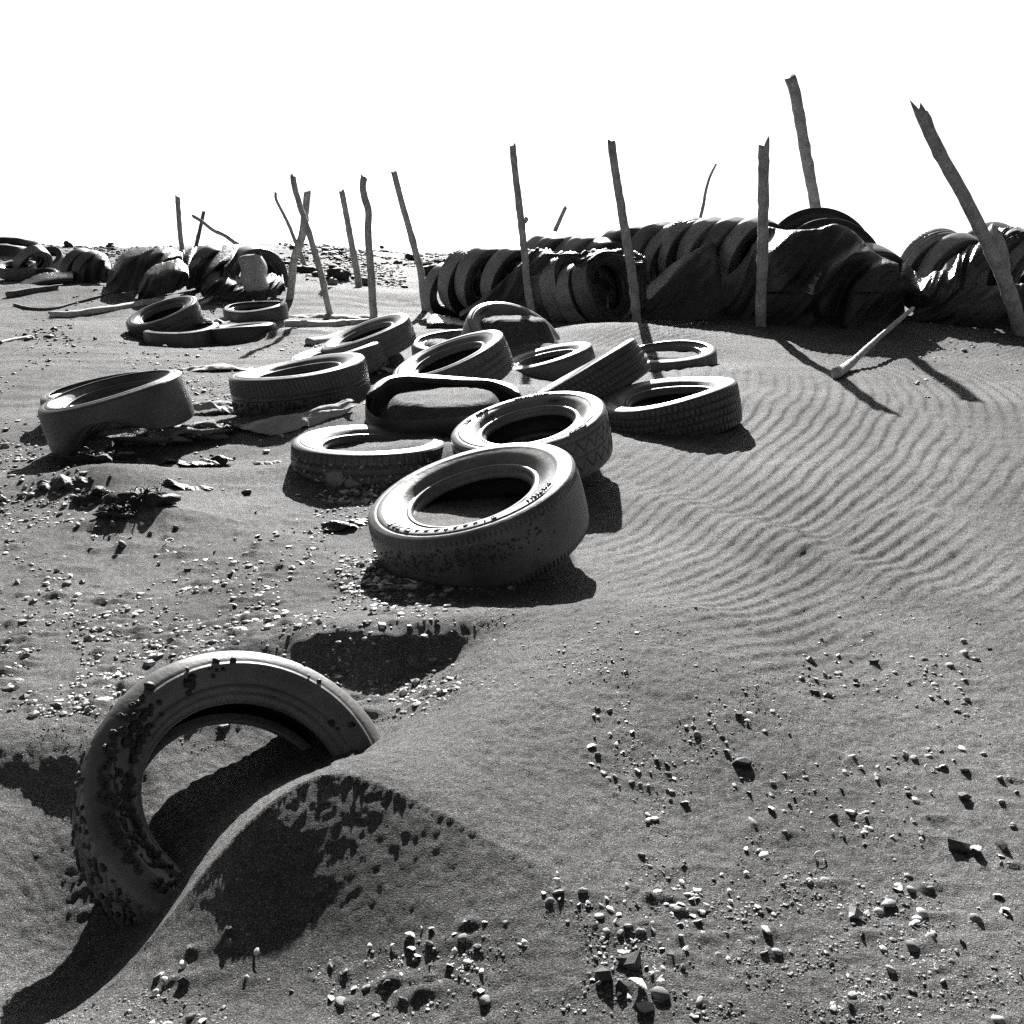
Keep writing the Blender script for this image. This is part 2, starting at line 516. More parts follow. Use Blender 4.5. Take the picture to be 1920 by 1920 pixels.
def build_beach():
    ys = [-4, -3, -2, -1.2, -.6, -.1, .3, .55, .75, .9]
    y = 1.0
    while y < 26:
        ys.append(y)
        y += max(.0038, .0060 * y ** 1.05 if y > 3 else .0040 * y)
    ys += list(np.geomspace(y, 400, 60))
    ys = np.array(ys)
    nx = 820
    s = np.linspace(-1, 1, nx)
    sx = s * .62 + .38 * s ** 5
    half = np.where(ys < 26, .98 * np.maximum(ys, 0) + 1.2, 27 + (ys - 26) * 1.6)
    X = sx[None, :] * half[:, None]
    Y = np.repeat(ys[:, None], nx, 1)
    Z = terrain(X, Y)
    for (tx, ty, tr) in TAILS:
        i0, i1 = np.searchsorted(ys, (ty - 3 * tr, ty + 4 * tr))
        if i1 <= i0: continue
        dx = X[i0:i1] - tx; dyy = Y[i0:i1] - ty - .12 * dx
        Z[i0:i1] += .55 * tr * np.where(dx > 0, np.exp(-dx / (3.2 * tr)), np.exp(-.5 * (dx / (.8 * tr)) ** 2)) * np.exp(-.5 * (dyy / (.75 * tr + .12 * np.abs(dx) * 0)) ** 2)
    V = np.stack([X, Y, Z], -1).reshape(-1, 3)
    me = mesh_np('ground', V, grid_quads(len(ys), nx))
    # face normals up
    if me.polygons[0].normal.z < 0:
        me.flip_normals()
    o = link('ground', me, SAND)
    tag(o, 'grey wind-rippled beach sand rising to a stony crest', None, None, 'structure')
    print('ground quads', len(me.polygons))
    return o
build_beach()

# ------------------------------------------------------------------ tyres
def catmull(P, n):
    P = np.asarray(P, float)
    Q = np.vstack([2 * P[0] - P[1], P, 2 * P[-1] - P[-2]])
    L = np.r_[0, np.cumsum(np.linalg.norm(np.diff(P, axis=0), axis=1))]
    L /= L[-1]
    u = np.linspace(0, 1, n)
    i = np.clip(np.searchsorted(L, u, 'right') - 1, 0, len(P) - 2)
    t = ((u - L[i]) / np.maximum(L[i + 1] - L[i], 1e-9))[:, None]
    a, b, c, d = Q[i], Q[i + 1], Q[i + 2], Q[i + 3]
    return .5 * (2 * b + (c - a) * t + (2 * a - 5 * b + 4 * c - d) * t * t + (3 * b - a - 3 * c + d) * t ** 3)

def sections(R, w, rb, rnd=False):
    mid = (rb + R) / 2
    side = [(rb + .004, .30 * w), (rb + .008, .355 * w), (rb + .017, .372 * w), (rb + .021, .355 * w), (rb + .033, .395 * w), (rb + .052, .452 * w),
            (mid + .008, .488 * w), (R - .052, .50 * w), (R - .037, .495 * w), (R - .034, .478 * w), (R - .030, .490 * w), (R - .020, .478 * w), (R - .012, .463 * w), (R - .005, .43 * w)]
    if rnd:
        side = side[:6] + [(mid + .004, .488 * w), (R - .050, .50 * w), (R - .044, .497 * w), (R - .042, .485 * w), (R - .034, .478 * w), (R - .022, .455 * w), (R - .012, .425 * w), (R - .005, .38 * w)]
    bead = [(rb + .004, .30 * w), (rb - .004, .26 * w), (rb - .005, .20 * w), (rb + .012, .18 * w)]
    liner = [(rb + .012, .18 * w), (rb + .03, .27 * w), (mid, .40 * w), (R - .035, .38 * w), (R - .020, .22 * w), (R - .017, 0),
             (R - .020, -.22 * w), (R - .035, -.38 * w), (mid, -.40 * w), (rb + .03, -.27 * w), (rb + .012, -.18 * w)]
    return side, bead, liner

def side_z(R, w, rb, r):
    s = catmull(sections(R, w, rb)[0], 60)
    return np.interp(r, s[:, 0], s[:, 1])

def tri(x):
    return np.abs((x % 1.0) - .5) * 2
def groove(d, wid):
    return 1 - sstep(wid * .5, wid, np.abs(d))

def pattern(kind, s, t):
    """groove depth 0..1 over the tread: s metres round, t -1..1 across"""
    g = np.zeros(np.broadcast(s, t).shape)
    if kind == 'blocks':
        for q in (-.62, -.2, .2, .62):
            g = np.maximum(g, groove(t - q, .05))
        sh = np.where(np.abs(t) < .2, 0, np.where(np.abs(t) < .62, .5, .25))
        g = np.maximum(g, groove(tri(s / .026 + sh + .12 * t) - .0, .24))
    elif kind == 'ribs':
        g = np.maximum(g, groove(tri(s / .021 + .7 * t * t), .22) * (np.abs(t) > .15))
        for q in (-.12, .12):
            g = np.maximum(g, .7 * groove(t - q, .05))
    elif kind == 'vee':
        zz = .42 + .26 * (tri(s / .055) - .5) * 2
        for q in (1, -1):
            g = np.maximum(g, groove(t * q - zz, .07))
            g = np.maximum(g, groove(tri(s / .055), .16) * ((t * q) > .16) * ((t * q) < zz))
        g = np.maximum(g, groove(t, .045))
        g = np.maximum(g, groove(t - .78, .03))
    elif kind == 'chev':
        g = np.maximum(g, groove(tri(s / .030 + .9 * tri(t * .9 + .2)), .13) * (np.abs(t) > .1))
        g = np.maximum(g, .8 * groove(np.abs(t) - .12, .05))
    elif kind == 'shoulder':
        g = np.maximum(g, groove(tri(s / .015), .40) * (np.abs(t) > .80))
    elif kind == 'zig':
        for q in (-.45, 0, .45):
            g = np.maximum(g, groove(t - q - .07 * (tri(s / .03) - .5), .06))
        g = np.maximum(g, groove(tri(s / .03 + .5 * (t > 0)), .2) * (np.abs(t) > .45))
    elif kind == 'fine':
        g = np.maximum(g, .8 * groove(tri(s / .027), .25) * (np.abs(t) > .5))
        g = np.maximum(g, .8 * groove(np.abs(t) - .25, .05))
    return g

def revolve(name, prof, nseg, R, warp, arc=None, tread=None):
    prof = np.asarray(prof, float)
    if arc is None:
        th = np.linspace(0, 2 * math.pi, nseg, endpoint=False); wrap = True
    else:
        th = np.radians(np.linspace(arc[0], arc[1], max(8, int(nseg * abs(arc[1] - arc[0]) / 360)))); wrap = False
    r = np.repeat(prof[None, :, 0], len(th), 0); z = np.repeat(prof[None, :, 1], len(th), 0)
    if arc is not None and len(arc) > 2:           # ragged inner edge
        rag = (arc[2] * (1 + .5 * fbm(th * 2, th * 0, 77, 2)) * np.sin(np.linspace(0, math.pi, len(th))) ** .45)[:, None]
        u = np.linspace(0, 1, prof.shape[0])[None, :]
        cut = prof[:, 0].max() - (prof[:, 0].max() - prof[:, 0].min()) * np.clip(rag, .05, 1)
        r = np.maximum(r, cut)
    if tread is not None:
        zmax = np.abs(prof[:, 1]).max()
        s = th[:, None] * R; t = z / zmax
        r = r - tread[1] * pattern(tread[0], s, t)
    T = np.repeat(th[:, None], prof.shape[0], 1)
    x, y, z = warp(r * np.cos(T), r * np.sin(T), z)
    V = np.stack([x, y, z], -1).reshape(-1, 3)
    return mesh_np(name, V, grid_quads(len(th), prof.shape[0], wrap))

def frame(c, n):
    n = Vector(n).normalized()
    e1 = Vector((1, 0, 0)) - n * n.x
    if e1.length < .35:
        e1 = Vector((0, 0, 1)) - n * n.z
    e1.normalize()
    e2 = n.cross(e1)
    M = Matrix((e1, e2, n)).transposed().to_4x4()
    M.translation = Vector(c)
    return M

def make_warp(seed, amt, extra=None):
    rr = random.Random(seed)
    a1, a2, a3 = rr.uniform(0, 6.28), rr.uniform(0, 6.28), rr.uniform(0, 6.28)
    def wf(x, y, z):
        th = np.arctan2(y, x); r = np.hypot(x, y)
        k = 1 + amt * .06 * np.sin(2 * th + a1) + amt * .02 * np.sin(3 * th + a2)
        z = z * (1 + amt * .10 * np.sin(2 * th + a3)) + amt * .035 * np.sin(2 * th + a2) * r / .3
        x, y = x * k, y * k
        if extra is not None:
            x, y, z = extra(x, y, z)
        return x, y, z
    return wf

def bend_text(body, R, w, rb, r0, size, a0, warp, name, mat, parent, up=1, spread=1.0, outline=0.0):
    """raised moulded lettering along the upper sidewall, letter tops outward"""
    cu = bpy.data.curves.new(name, 'FONT')
    cu.body = body; cu.size = size; cu.extrude = .0028; cu.align_x = 'CENTER'; cu.space_character = spread
    cu.resolution_u = 2; cu.offset = outline
    tmp = bpy.data.objects.new(name, cu); COL.objects.link(tmp)
    dg = bpy.context.evaluated_depsgraph_get()
    me = bpy.data.meshes.new_from_object(tmp.evaluated_get(dg))
    bpy.data.objects.remove(tmp); bpy.data.curves.remove(cu)
    co = np.zeros(len(me.vertices) * 3, np.float32); me.vertices.foreach_get('co', co); co = co.reshape(-1, 3)
    r = r0 + co[:, 1]
    ang = math.radians(a0) - co[:, 0] / (r0 + size * .4)
    zz = side_z(R, w, rb, r) + .0004 + co[:, 2]
    x, y, z = warp(r * np.cos(ang), r * np.sin(ang), zz)
    me.vertices.foreach_set('co', np.stack([x, y, z], -1).astype(np.float32).ravel())
    me.update()
    return link(name, me, mat, parent)

def blob(seed, sub=1, amp=.3):
    bm = bmesh.new()
    bmesh.ops.create_icosphere(bm, subdivisions=sub, radius=1)
    rr = random.Random(seed)
    ox, oy = rr.uniform(0, 50), rr.uniform(0, 50)
    V = np.array([v.co[:] for v in bm.verts]); F = np.array([[v.index for v in f.verts] for f in bm.faces])
    bm.free()
    k = 1 + amp * 2 * vnoise(V[:, 0] * 1.3 + ox, V[:, 1] * 1.3 + V[:, 2] * 1.7 + oy, 91)
    return V * k[:, None], F
BLOBS = [blob(i, 1, .35) for i in range(6)]
RINGC = None
def cone_barnacle():
    """a little volcano: outer cone, crater"""
    n = 7; th = np.linspace(0, 2 * math.pi, n, endpoint=False)
    V = []
    for r, z in ((1, -.1), (.55, .8), (.38, .8), (.25, .3)):
        V += [(r * math.cos(t), r * math.sin(t), z) for t in th]
    V.append((0, 0, .25))
    F = []
    for k in range(3):
        for i in range(n):
            a = k * n + i; b = k * n + (i + 1) % n
            F += [(a, b, b + n), (a, b + n, a + n)]
    for i in range(n):
        F.append((3 * n + i, 3 * n + (i + 1) % n, 4 * n))
    return np.array(V), np.array(F)
CONE = cone_barnacle()

def scatter_on(name, pts, nrm, sizes, protos, mat, parent, seed=1, squash=.8):
    rr = np.random.default_rng(seed)
    VV, FF, off = [], [], 0
    for p, n, s in zip(pts, nrm, sizes):
        V, F = protos[rr.integers(len(protos))]
        n = Vector(n).normalized()
        q = n.to_track_quat('Z', 'Y').to_matrix()
        a = rr.uniform(0, 6.28); ca, sa = math.cos(a), math.sin(a)
        W = V * np.array([s * rr.uniform(.8, 1.2), s * rr.uniform(.8, 1.2), s * squash])
        W = np.stack([W[:, 0] * ca - W[:, 1] * sa, W[:, 0] * sa + W[:, 1] * ca, W[:, 2]], -1)
        W = W @ np.array(q).T + np.asarray(p)
        VV.append(W); FF.append(F + off); off += len(V)
    me = mesh_np(name, np.vstack(VV), None, np.vstack(FF), True)
    o = link(name, me, mat, parent)
    o['kind'] = 'stuff'
    return o

MESHES = {}
def tyre(key, label, group=None, c=None, n=None, R=.3, w=.19, kind='worn', depth=.009, mat=None, nseg=220, nt=31, warp_amt=.15,
         extra=None, rbf=.57, seed=None, side_arc=None, share=None, low_side=True, name='tyre', tmat=None):
    """a worn tyre: tread, two sidewalls, two beads, inner liner"""
    if c is None:
        c, n = POSE[key]; R, w = TY[key][6:]
    c = np.asarray(c); n = np.asarray(n) / np.linalg.norm(n)
    mid = c - n * .45 * w
    M = frame(mid, n)
    root = empty(name, M)
    tag(root, label, 'tyre', group)
    mat = mat or RUB
    rb = rbf * R
    warp = make_warp(seed if seed is not None else key, warp_amt, extra)
    rnd = key == 'T1'; tw = .38 if rnd else .43
    side, bead, liner = sections(R, w, rb, rnd)
    parts = []; made = {}
    if share is not None and share in MESHES:
        for nm, me, mt in MESHES[share]:
            link(nm, me, mt, root)
    else:
        zt = np.linspace(tw * w, -tw * w, nt)
        tp = np.stack([R - .005 * np.abs(zt / (tw * w)) ** 3, zt], -1)
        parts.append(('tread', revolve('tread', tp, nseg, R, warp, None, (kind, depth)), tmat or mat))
        sp = catmull(side, 40 if share is None else 18)
        parts.append(('sidewall', revolve('sidewall', sp, nseg, R, warp, side_arc), mat))
        if low_side:
            parts.append(('sidewall', revolve('sidewall', sp * np.array([1, -1]), nseg, R, warp), mat))
        bp = catmull(bead, 9)
        if side_arc is None:
            parts.append(('bead', revolve('bead', bp, nseg, R, warp), mat))
        if low_side:
            parts.append(('bead', revolve('bead', bp * np.array([1, -1]), nseg, R, warp), mat))
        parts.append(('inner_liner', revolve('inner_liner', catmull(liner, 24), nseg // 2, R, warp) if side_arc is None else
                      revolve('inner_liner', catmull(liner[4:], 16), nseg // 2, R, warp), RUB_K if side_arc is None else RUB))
        for nm, me, mt in parts:
            made.setdefault(nm, link(nm, me, mt, root))
        if share is not None:
            MESHES[share] = parts
    root['_R'] = R
    return root, dict(R=R, w=w, rb=rb, warp=warp, M=M, **made)

def surf_pts(info, th, where, t):
    """points and normals on a tyre's surface, th in degrees; where 'tread' (t -1..1) or 'side' (t 0 bead .. 1 shoulder)"""
    R, w, rb, warp = info['R'], info['w'], info['rb'], info['warp']
    th = np.radians(np.asarray(th, float)); t = np.asarray(t, float)
    if where == 'tread':
        z = t * .43 * w; r = R - .005 * np.abs(t) ** 3
        nr, nz = np.ones_like(t), t * .15
    else:
        r = rb + .012 + (R - .012 - rb - .012) * t; z = side_z(R, w, rb, r)
        nr, nz = (t - .5) * .9, np.ones_like(t)
    x, y, z = warp(r * np.cos(th), r * np.sin(th), z)
    return np.stack([x, y, z], -1), np.stack([nr * np.cos(th), nr * np.sin(th), nz], -1)

# --- the upright half-buried tyre in front
rt1, i1 = tyre('T1', 'half-buried tyre standing upright in the nearest sand, crusted with dark barnacles', kind='chev', depth=.008, nseg=480, nt=41,
               mat=RUB_P, warp_amt=.05, rbf=.66)
g = np.random.default_rng(5)
cl = []
while len(cl) < 300:
    th = g.uniform(40, 320); t = g.uniform(0.02, .80)
    dens = np.exp(-((th - 195) / 42) ** 2) * 1.0 + .16
    if vnoise(th / 14.0, t * 3.0, 12) + .5 < .35 + .45 * dens and g.random() < dens:
        cl.append((th, t))
cl = np.array(cl)
p, nn = surf_pts(i1, cl[:, 0], 'side', cl[:, 1])
scatter_on('barnacle_crust', p, nn, g.uniform(.0035, .009, len(p)), BLOBS[:3] + [CONE, CONE], BARN, i1['sidewall'], 3)
th = np.r_[g.uniform(180, 240, 90), g.uniform(60, 100, 6)]
p, nn = surf_pts(i1, th, 'tread', np.r_[g.uniform(-.9, .8, 90), g.uniform(.6, .95, 6)])
scatter_on('barnacle_crust', p, nn, g.uniform(.004, .008, len(p)), BLOBS[:3] + [CONE], BARN, i1['tread'], 4)

# --- the big lettered tyre in the middle
rt2, i2 = tyre('T2', 'smooth-treaded tyre lying tilted in the middle with embossed lettering and sand inside', kind='shoulder', depth=.008,
               nseg=640, nt=41, mat=RUB_P, warp_amt=.06, rbf=.56)
bend_text('Firestone', i2['R'], i2['w'], i2['rb'], .240, .036, 262, i2['warp'], 'lettering', LETT, i2['sidewall'], spread=1.7)
bend_text('D', i2['R'], i2['w'], i2['rb'], .240, .036, 230, i2['warp'], 'lettering', LETT, i2['sidewall'])
bend_text('705', i2['R'], i2['w'], i2['rb'], .240, .036, 217, i2['warp'], 'lettering', LETT, i2['sidewall'], spread=1.3)
bend_text('P195/75R14', i2['R'], i2['w'], i2['rb'], .250, .020, 322, i2['warp'], 'lettering', LETT, i2['sidewall'], spread=1.1)
n = 190
p, nn = surf_pts(i2, g.normal(258, 26, n), 'tread', np.clip(g.normal(.35, .2, n), -.3, .8))
scatter_on('barnacle_crust', p, nn, g.uniform(.0025, .0055, n), [CONE, CONE] + BLOBS[:2], BARN, i2['tread'], 6)

# --- the others lying on the sand
rt3, i3 = tyre('T3', 'tyre with triangle tread pattern lying behind the lettered middle tyre', kind='vee', nseg=560, nt=51, mat=RUB_P, warp_amt=.06)
for txt, a, r0, sz in (('STEEL', 158, .245, .020), ('BELTED', 135, .245, .020), ('RADIAL TUBELESS', 85, .25, .018), ('DOT  MAX LOAD', 140, .205, .011),
                       ('SAFETY', 60, .205, .012), ('STEEL BELTED', 312, .268, .014)):
    bend_text(txt, i3['R'], i3['w'], i3['rb'], r0, sz, a, i3['warp'], 'lettering', LETT, i3['sidewall'])

rt4, i4 = tyre('T4', 'flat-lying barnacled tyre with two oysters stuck on its side', kind='zig', nseg=420, nt=41, mat=RUB, warp_amt=.1)
n = 70
p, nn = surf_pts(i4, g.uniform(195, 330, n), 'tread', g.uniform(-.7, .75, n))
scatter_on('barnacle_crust', p, nn, g.uniform(.004, .008, n), [CONE], BARN_P, i4['tread'], 8)
p, nn = surf_pts(i4, [252, 264], 'tread', [-.1, -.35])
scatter_on('oyster_shell', p, nn, [.036, .022], [blob(40, 2, .25)], BARN_P, i4['tread'], 9, .25)

def cut5(x, y, z):
    return x, y, z + .012 * np.sin(3 * np.arctan2(y, x)) * (z > 0)
rt5, i5 = tyre('T5', 'dark torn tyre casing with its near sidewall gone, full of sand', nseg=260, nt=21, mat=RUB_D, warp_amt=.35, extra=cut5,
               side_arc=(2, 180, .5))
rt6, i6 = tyre('T6', 'tyre tilted steeply with its block tread facing the viewer', kind='blocks', nseg=520, nt=51, mat=RUB, warp_amt=.08)
rt7, i7 = tyre('T7', 'lugged truck-like tyre lying at the end of the heap, right of the steeply tilted one', kind='blocks', depth=.013, nseg=520, nt=51,
               mat=RUB, warp_amt=.25)
rt8, i8 = tyre('T8', 'pale tyre ring filled level with sand, crossed by a pole shadow', kind='fine', nseg=220, mat=RUB_P, warp_amt=.12, rbf=.66)
rt9, i9 = tyre('T9', 'tyre tilted towards the left with a black hole, behind the torn casing', kind='zig', nseg=420, nt=41, mat=RUB_P, warp_amt=.08)
rt10, i10 = tyre('T10', 'tyre ring with raised block letters rearing out of the sand before the tyre wall', nseg=260, mat=RUB_P, warp_amt=.15, rbf=.56)
bend_text('RADIAL', i10['R'], i10['w'], i10['rb'], .262, .028, 150, i10['warp'], 'lettering', LETT, i10['sidewall'], spread=1.2)
rt11, i11 = tyre('T11', 'sand-filled ribbed tyre lying flat behind the tilted black-holed tyre', kind='ribs', nseg=360, mat=RUB_P, warp_amt=.1, rbf=.66)
rt12, i12 = tyre('T12', 'pale sunken tyre just before the rearing block-letter ring', kind='shoulder', nseg=360, mat=RUB_P, warp_amt=.12)
rt13, i13 = tyre('T13', 'ribbed tyre lying in the left half with barnacles under its tread', kind='ribs', nseg=520, nt=51, mat=RUB, warp_amt=.15)
n = 150
p, nn = surf_pts(i13, g.uniform(185, 285, n), 'tread', g.uniform(-1, -.15, n))
scatter_on('barnacle_crust', p, nn, g.uniform(.004, .009, n), [CONE] + BLOBS[:2], BARN, i13['tread'], 11)
tyre('T14', 'sunken tyre rim just behind the ribbed barnacled tyre', kind='fine', nseg=220, mat=RUB_P, warp_amt=.2)
tyre('T15', 'pale tilted tyre half under a sand drift beside the pale log', kind='fine', nseg=220, mat=RUB_P, warp_amt=.12)

def bend16(x, y, z):
    low = np.clip((.03 - z) / .12, 0, 1)
    z = z + low * .13 * np.exp(-((x - .03) / .15) ** 2) - low * .03 * np.exp(-((x + .25) / .12) ** 2)
    z = z + .02 * (x / .3) ** 2 * 0
    return x, y, z
tyre('T16', 'bald bent tyre at the left, buckled upward in the middle of its tread', nseg=260, mat=RUB, warp_amt=.2, extra=bend16, rbf=.62)
tyre('T17', 'narrow tyre lying half hidden behind the bald bent tyre', kind='fine', nseg=220, mat=RUB_P, warp_amt=.1, rbf=.68)
tyre('T18', 'tilted tyre with a black hole near the left sand-covered logs', kind='fine', nseg=220, mat=RUB, warp_amt=.08)
tyre('T19', 'flattened half-sunk tyre just below the tilted one on the left', nseg=200, mat=RUB, warp_amt=.35, rbf=.72)
tyre('T20', 'dark sunken tyre showing only its tread beside the drift, left of the pale log', nseg=200, mat=RUB_D, warp_amt=.1)
tyre('T21', 'shallow tyre full of sand below the left fabric-wrapped tyre wall', nseg=200, mat=RUB, warp_amt=.2, rbf=.70)

# ------------------------------------------------------------------ the tyre wall
VAR = [('zig', RUB_D), ('worn', RUB_D), ('fine', RUB_D), ('worn', RUB_D), ('worn', RUB)]  # sidewalls coloured dark as if shaded, against treads coloured pale as if sunlit
def wall_tyre(cx, cy, a, b, th, Y, label, group, var=0, ms=-1, rbf=.60, wfac=1.0):
    d = ray(cx, cy)
    opt = Y * (d @ FW) / d[1]
    R = a * opt / (FPX * .95)
    c, n = pose(cx, cy, a, b, th, ms, R, .17, depth=Y)
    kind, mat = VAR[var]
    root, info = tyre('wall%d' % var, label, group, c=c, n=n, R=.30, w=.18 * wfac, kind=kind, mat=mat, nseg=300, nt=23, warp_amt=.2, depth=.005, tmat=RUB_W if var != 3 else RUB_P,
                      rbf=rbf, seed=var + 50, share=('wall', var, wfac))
    k = R / .30
    root.matrix_world = frame(c - n * .45 * .18 * wfac * k, n) @ Matrix.Scale(k, 4)
    return root

GA = 'tyres stood in a row at the near end of the wall'
for i, (cx, cy, a, b, th, Y, v, lb) in enumerate([
    (848, 549, 50, 38, 68, 10.6, 1, 'first tyre at the left end of the long tyre wall'),
    (889, 534, 60, 44, 64, 10.45, 0, 'second tyre from the left end of the long tyre wall'),
    (922, 530, 61, 46, 62, 10.3, 4, 'third tyre from the left end of the long wall, its hole showing'),
    (972, 530, 61, 44, 62, 10.1, 1, 'fourth tyre from the left end of the long wall, crossed by a fabric strip'),
]):
    wall_tyre(cx, cy, a, b, th, Y, lb, GA, v)
GB_ = 'tyres leaning back in the lower tier of the wall'
for (cx, cy, a, b, th, Y, v, lb) in [
    (1020, 548, 56, 30, 104, 9.95, 3, 'dark tyre just right of the forked pole, low in the wall'),
    (1056, 542, 68, 34, 106, 9.85, 3, 'tall dark tyre second in the leaning lower tier under the netting'),
    (1079, 541, 66, 33, 107, 9.75, 2, 'ribbed dark tyre third in the leaning lower tier under the netting'),
    (1104, 549, 58, 32, 111, 9.6, 1, 'small toothed tyre fourth in the leaning lower tier under the netting'),
    (1147, 536, 67, 42, 108, 9.5, 3, 'wide dark-holed tyre of the lower tier beside the pole before the wall'),
]:
    wall_tyre(cx, cy, a, b, th, Y, lb, GB_, v)
GC = 'tyres along the top of the long wall'
for (cx, cy, a, b, th, Y, v, lb) in [
    (1036, 502, 59, 47, 60, 10.4, 1, 'upper-tier tyre right behind the forked pole, leftmost on the netting'),
    (1054, 506, 58, 46, 58, 10.25, 3, 'second upper-tier tyre above the netting'),
    (1096, 504, 60, 48, 58, 10.2, 1, 'third upper-tier tyre above the netting, with a toothed edge'),
    (1108, 509, 60, 47, 56, 10.1, 4, 'fourth upper-tier tyre above the netting'),
    (1140, 514, 58, 46, 56, 10.0, 3, 'fifth and lowest upper-tier tyre above the netting'),
    (1184, 492, 62, 54, 52, 10.1, 3, 'broad dark upper tyre behind the pole with the crook'),
    (1246, 487, 62, 46, 56, 9.9, 3, 'bright-edged tyre just right of the crooked pole'),
    (1272, 490, 60, 44, 56, 9.8, 1, 'tyre with a pale cut edge above the torn fabric'),
    (1302, 480, 62, 45, 60, 9.7, 2, 'fine-ribbed tyre above the slanting fabric folds'),
    (1342, 482, 64, 46, 60, 9.6, 4, 'tyre with a sunlit shoulder in the middle of the fabric-draped stretch'),
    (1383, 482, 64, 44, 60, 9.5, 3, 'tyre half wrapped in fabric, left of the torn opening'),
    (1424, 486, 68, 46, 62, 9.4, 1, 'sunlit tyre behind the straight split pole'),
]:
    wall_tyre(cx, cy, a, b, th, Y, lb, GC, v)
wall_tyre(1538, 486, 100, 90, 150, 9.35, 'large tyre crowning the hump of the wall', None, 3, ms=-1, wfac=1.1)
wall_tyre(1560, 500, 96, 84, 150, 9.15, 'large tyre leaning under the hump fabric with its sidewall showing', None, 3, ms=-1, wfac=1.1)
wall_tyre(1628, 560, 88, 66, 55, 9.1, 'tyre under the fabric on the right flank of the hump', None, 3)
GD = 'tyres at the right end of the wall'
for (cx, cy, a, b, th, Y, v, lb) in [
    (1764, 513, 70, 50, 48, 9.4, 0, 'broad sunlit tyre past the gap, first of the right-hand stretch'),
    (1800, 516, 66, 46, 55, 9.25, 4, 'second tyre of the right-hand stretch, wrapped in shiny sheeting'),
    (1862, 500, 70, 52, 52, 9.5, 3, 'tyre behind the thick leaning pole'),
    (1858, 540, 56, 38, 75, 9.0, 2, 'low ribbed tyre framed by the thick leaning pole'),
    (1912, 510, 66, 46, 56, 9.2, 0, 'tyre right of the thick leaning pole with striped sunlit tread'),
    (1955, 512, 66, 46, 58, 9.1, 1, 'last tyre cut by the right edge of the picture'),
]:
    wall_tyre(cx, cy, a, b, th, Y, lb, GD, v)
GE = 'tyres in the left far wall'
for (cx, cy, a, b, th, Y, v, lb) in [
    (452, 520, 52, 38, 62, 12.6, 1, 'leftmost bare tyre of the far left wall'),
    (466, 524, 54, 41, 62, 12.4, 4, 'middle bare tyre of the far left wall'),
    (484, 528, 60, 52, 62, 12.2, 1, 'big arched tyre at the right end of the far left wall'),
    (300, 520, 46, 32, 45, 12.3, 3, 'tyre wrapped in fabric below the fabric-covered hump on the left'),
    (405, 512, 44, 30, 60, 12.2, 3, 'dark tyre showing left of the bare tyres of the far left wall'),
    (66, 500, 34, 20, 40, 13.6, 1, 'pale curved tyre standing at the far left edge pile'),
    (70, 520, 36, 14, 25, 13.3, 1, 'tyre under the pale curved one in the far left edge pile'),
    (85, 482, 30, 16, 30, 14.0, 3, 'uppermost dark tyre of the far left edge pile'),
    (30, 497, 34, 8, 12, 13.4, 3, 'tyre lying slanted at the far left picture edge'),
    (160, 510, 38, 28, 60, 13.2, 3, 'dark tyre under fabric between the two left piles'),
    (180, 512, 36, 26, 58, 13.0, 3, 'second dark tyre under fabric between the two left piles'),
]:
    wall_tyre(cx, cy, a, b, th, Y, lb, GE, v, ms=-1 if th > 35 else 1)

# ------------------------------------------------------------------ fabric over the wall
def resample(pts, n):
    return catmull(np.asarray(pts, float), n)
def cloth(name, label, cat, top, bot, mat, nu=90, nv=40, bulge=.12, fold=.03, fdir=.6, fscale=7., ragged=.02, arcs=(), seed=1, group=None, sag=0., thick=.004, pinch=0.):
    T = resample(top, nu); B = resample(bot, nu)
    v = np.linspace(0, 1, nv)
    P = T[:, None, :] * (1 - v)[None, :, None] + B[:, None, :] * v[None, :, None]   # px, py, Y
    px, py, Yd = P[..., 0], P[..., 1], P[..., 2]
    u = np.linspace(0, 1, nu)[:, None] + 0 * v[None, :]
    vv = 0 * u + v[None, :]
    Yd = Yd - bulge * np.sin(math.pi * np.clip(vv, 0, 1) ** .8)
    q = u * fscale + fdir * vv * fscale * .5
    f = 1.3 * fbm(q * .8, vv * 1.0 + 4, seed, 2) + .9 * (.25 - np.abs(fbm(q * 1.1 + 7, vv * .7, seed + 9, 2))) + .05 * fbm(q * 3, vv * 5, seed + 19, 2)
    Yd = Yd - fold * f * (np.sin(math.pi * np.clip(vv * .9 + .1, 0, 1)) * .7 + .3)
    for (ax, ay, ar, amp, sg) in arcs:
        r = np.hypot(px - ax, py - ay) - ar
        Yd = Yd - amp * np.where(r < 0, np.exp(-.5 * (r / (sg * 2.5)) ** 2), np.exp(-.5 * (r / sg) ** 2)) * (py < ay + ar * .3)
    e0 = ragged * 400 * fbm(u * 25, u * 0, seed + 3, 4) * (1 - sstep(0, .15, vv))
    e1 = ragged * 400 * fbm(u * 25, u * 0 + 9, seed + 4, 4) * sstep(.85, 1, vv)
    py = py + e0 + e1 + sag * np.sin(math.pi * u) * (1 - vv)
    V = np.zeros(px.shape + (3,))
    d = FW * FPX + RT * (px[..., None] - 960.) - UP * (py[..., None] - 960.)
    V = CPOS + d * (Yd / d[..., 1])[..., None]
    org = V.reshape(-1, 3)[np.argmin(V[..., 2])].copy()
    me = mesh_np(name, V.reshape(-1, 3) - org, grid_quads(nu, nv))
    o = link(name, me, mat)
    o.location = org
    md = o.modifiers.new('thickness', 'SOLIDIFY'); md.thickness = thick; md.offset = 0
    tag(o, label, cat, group)
    return o

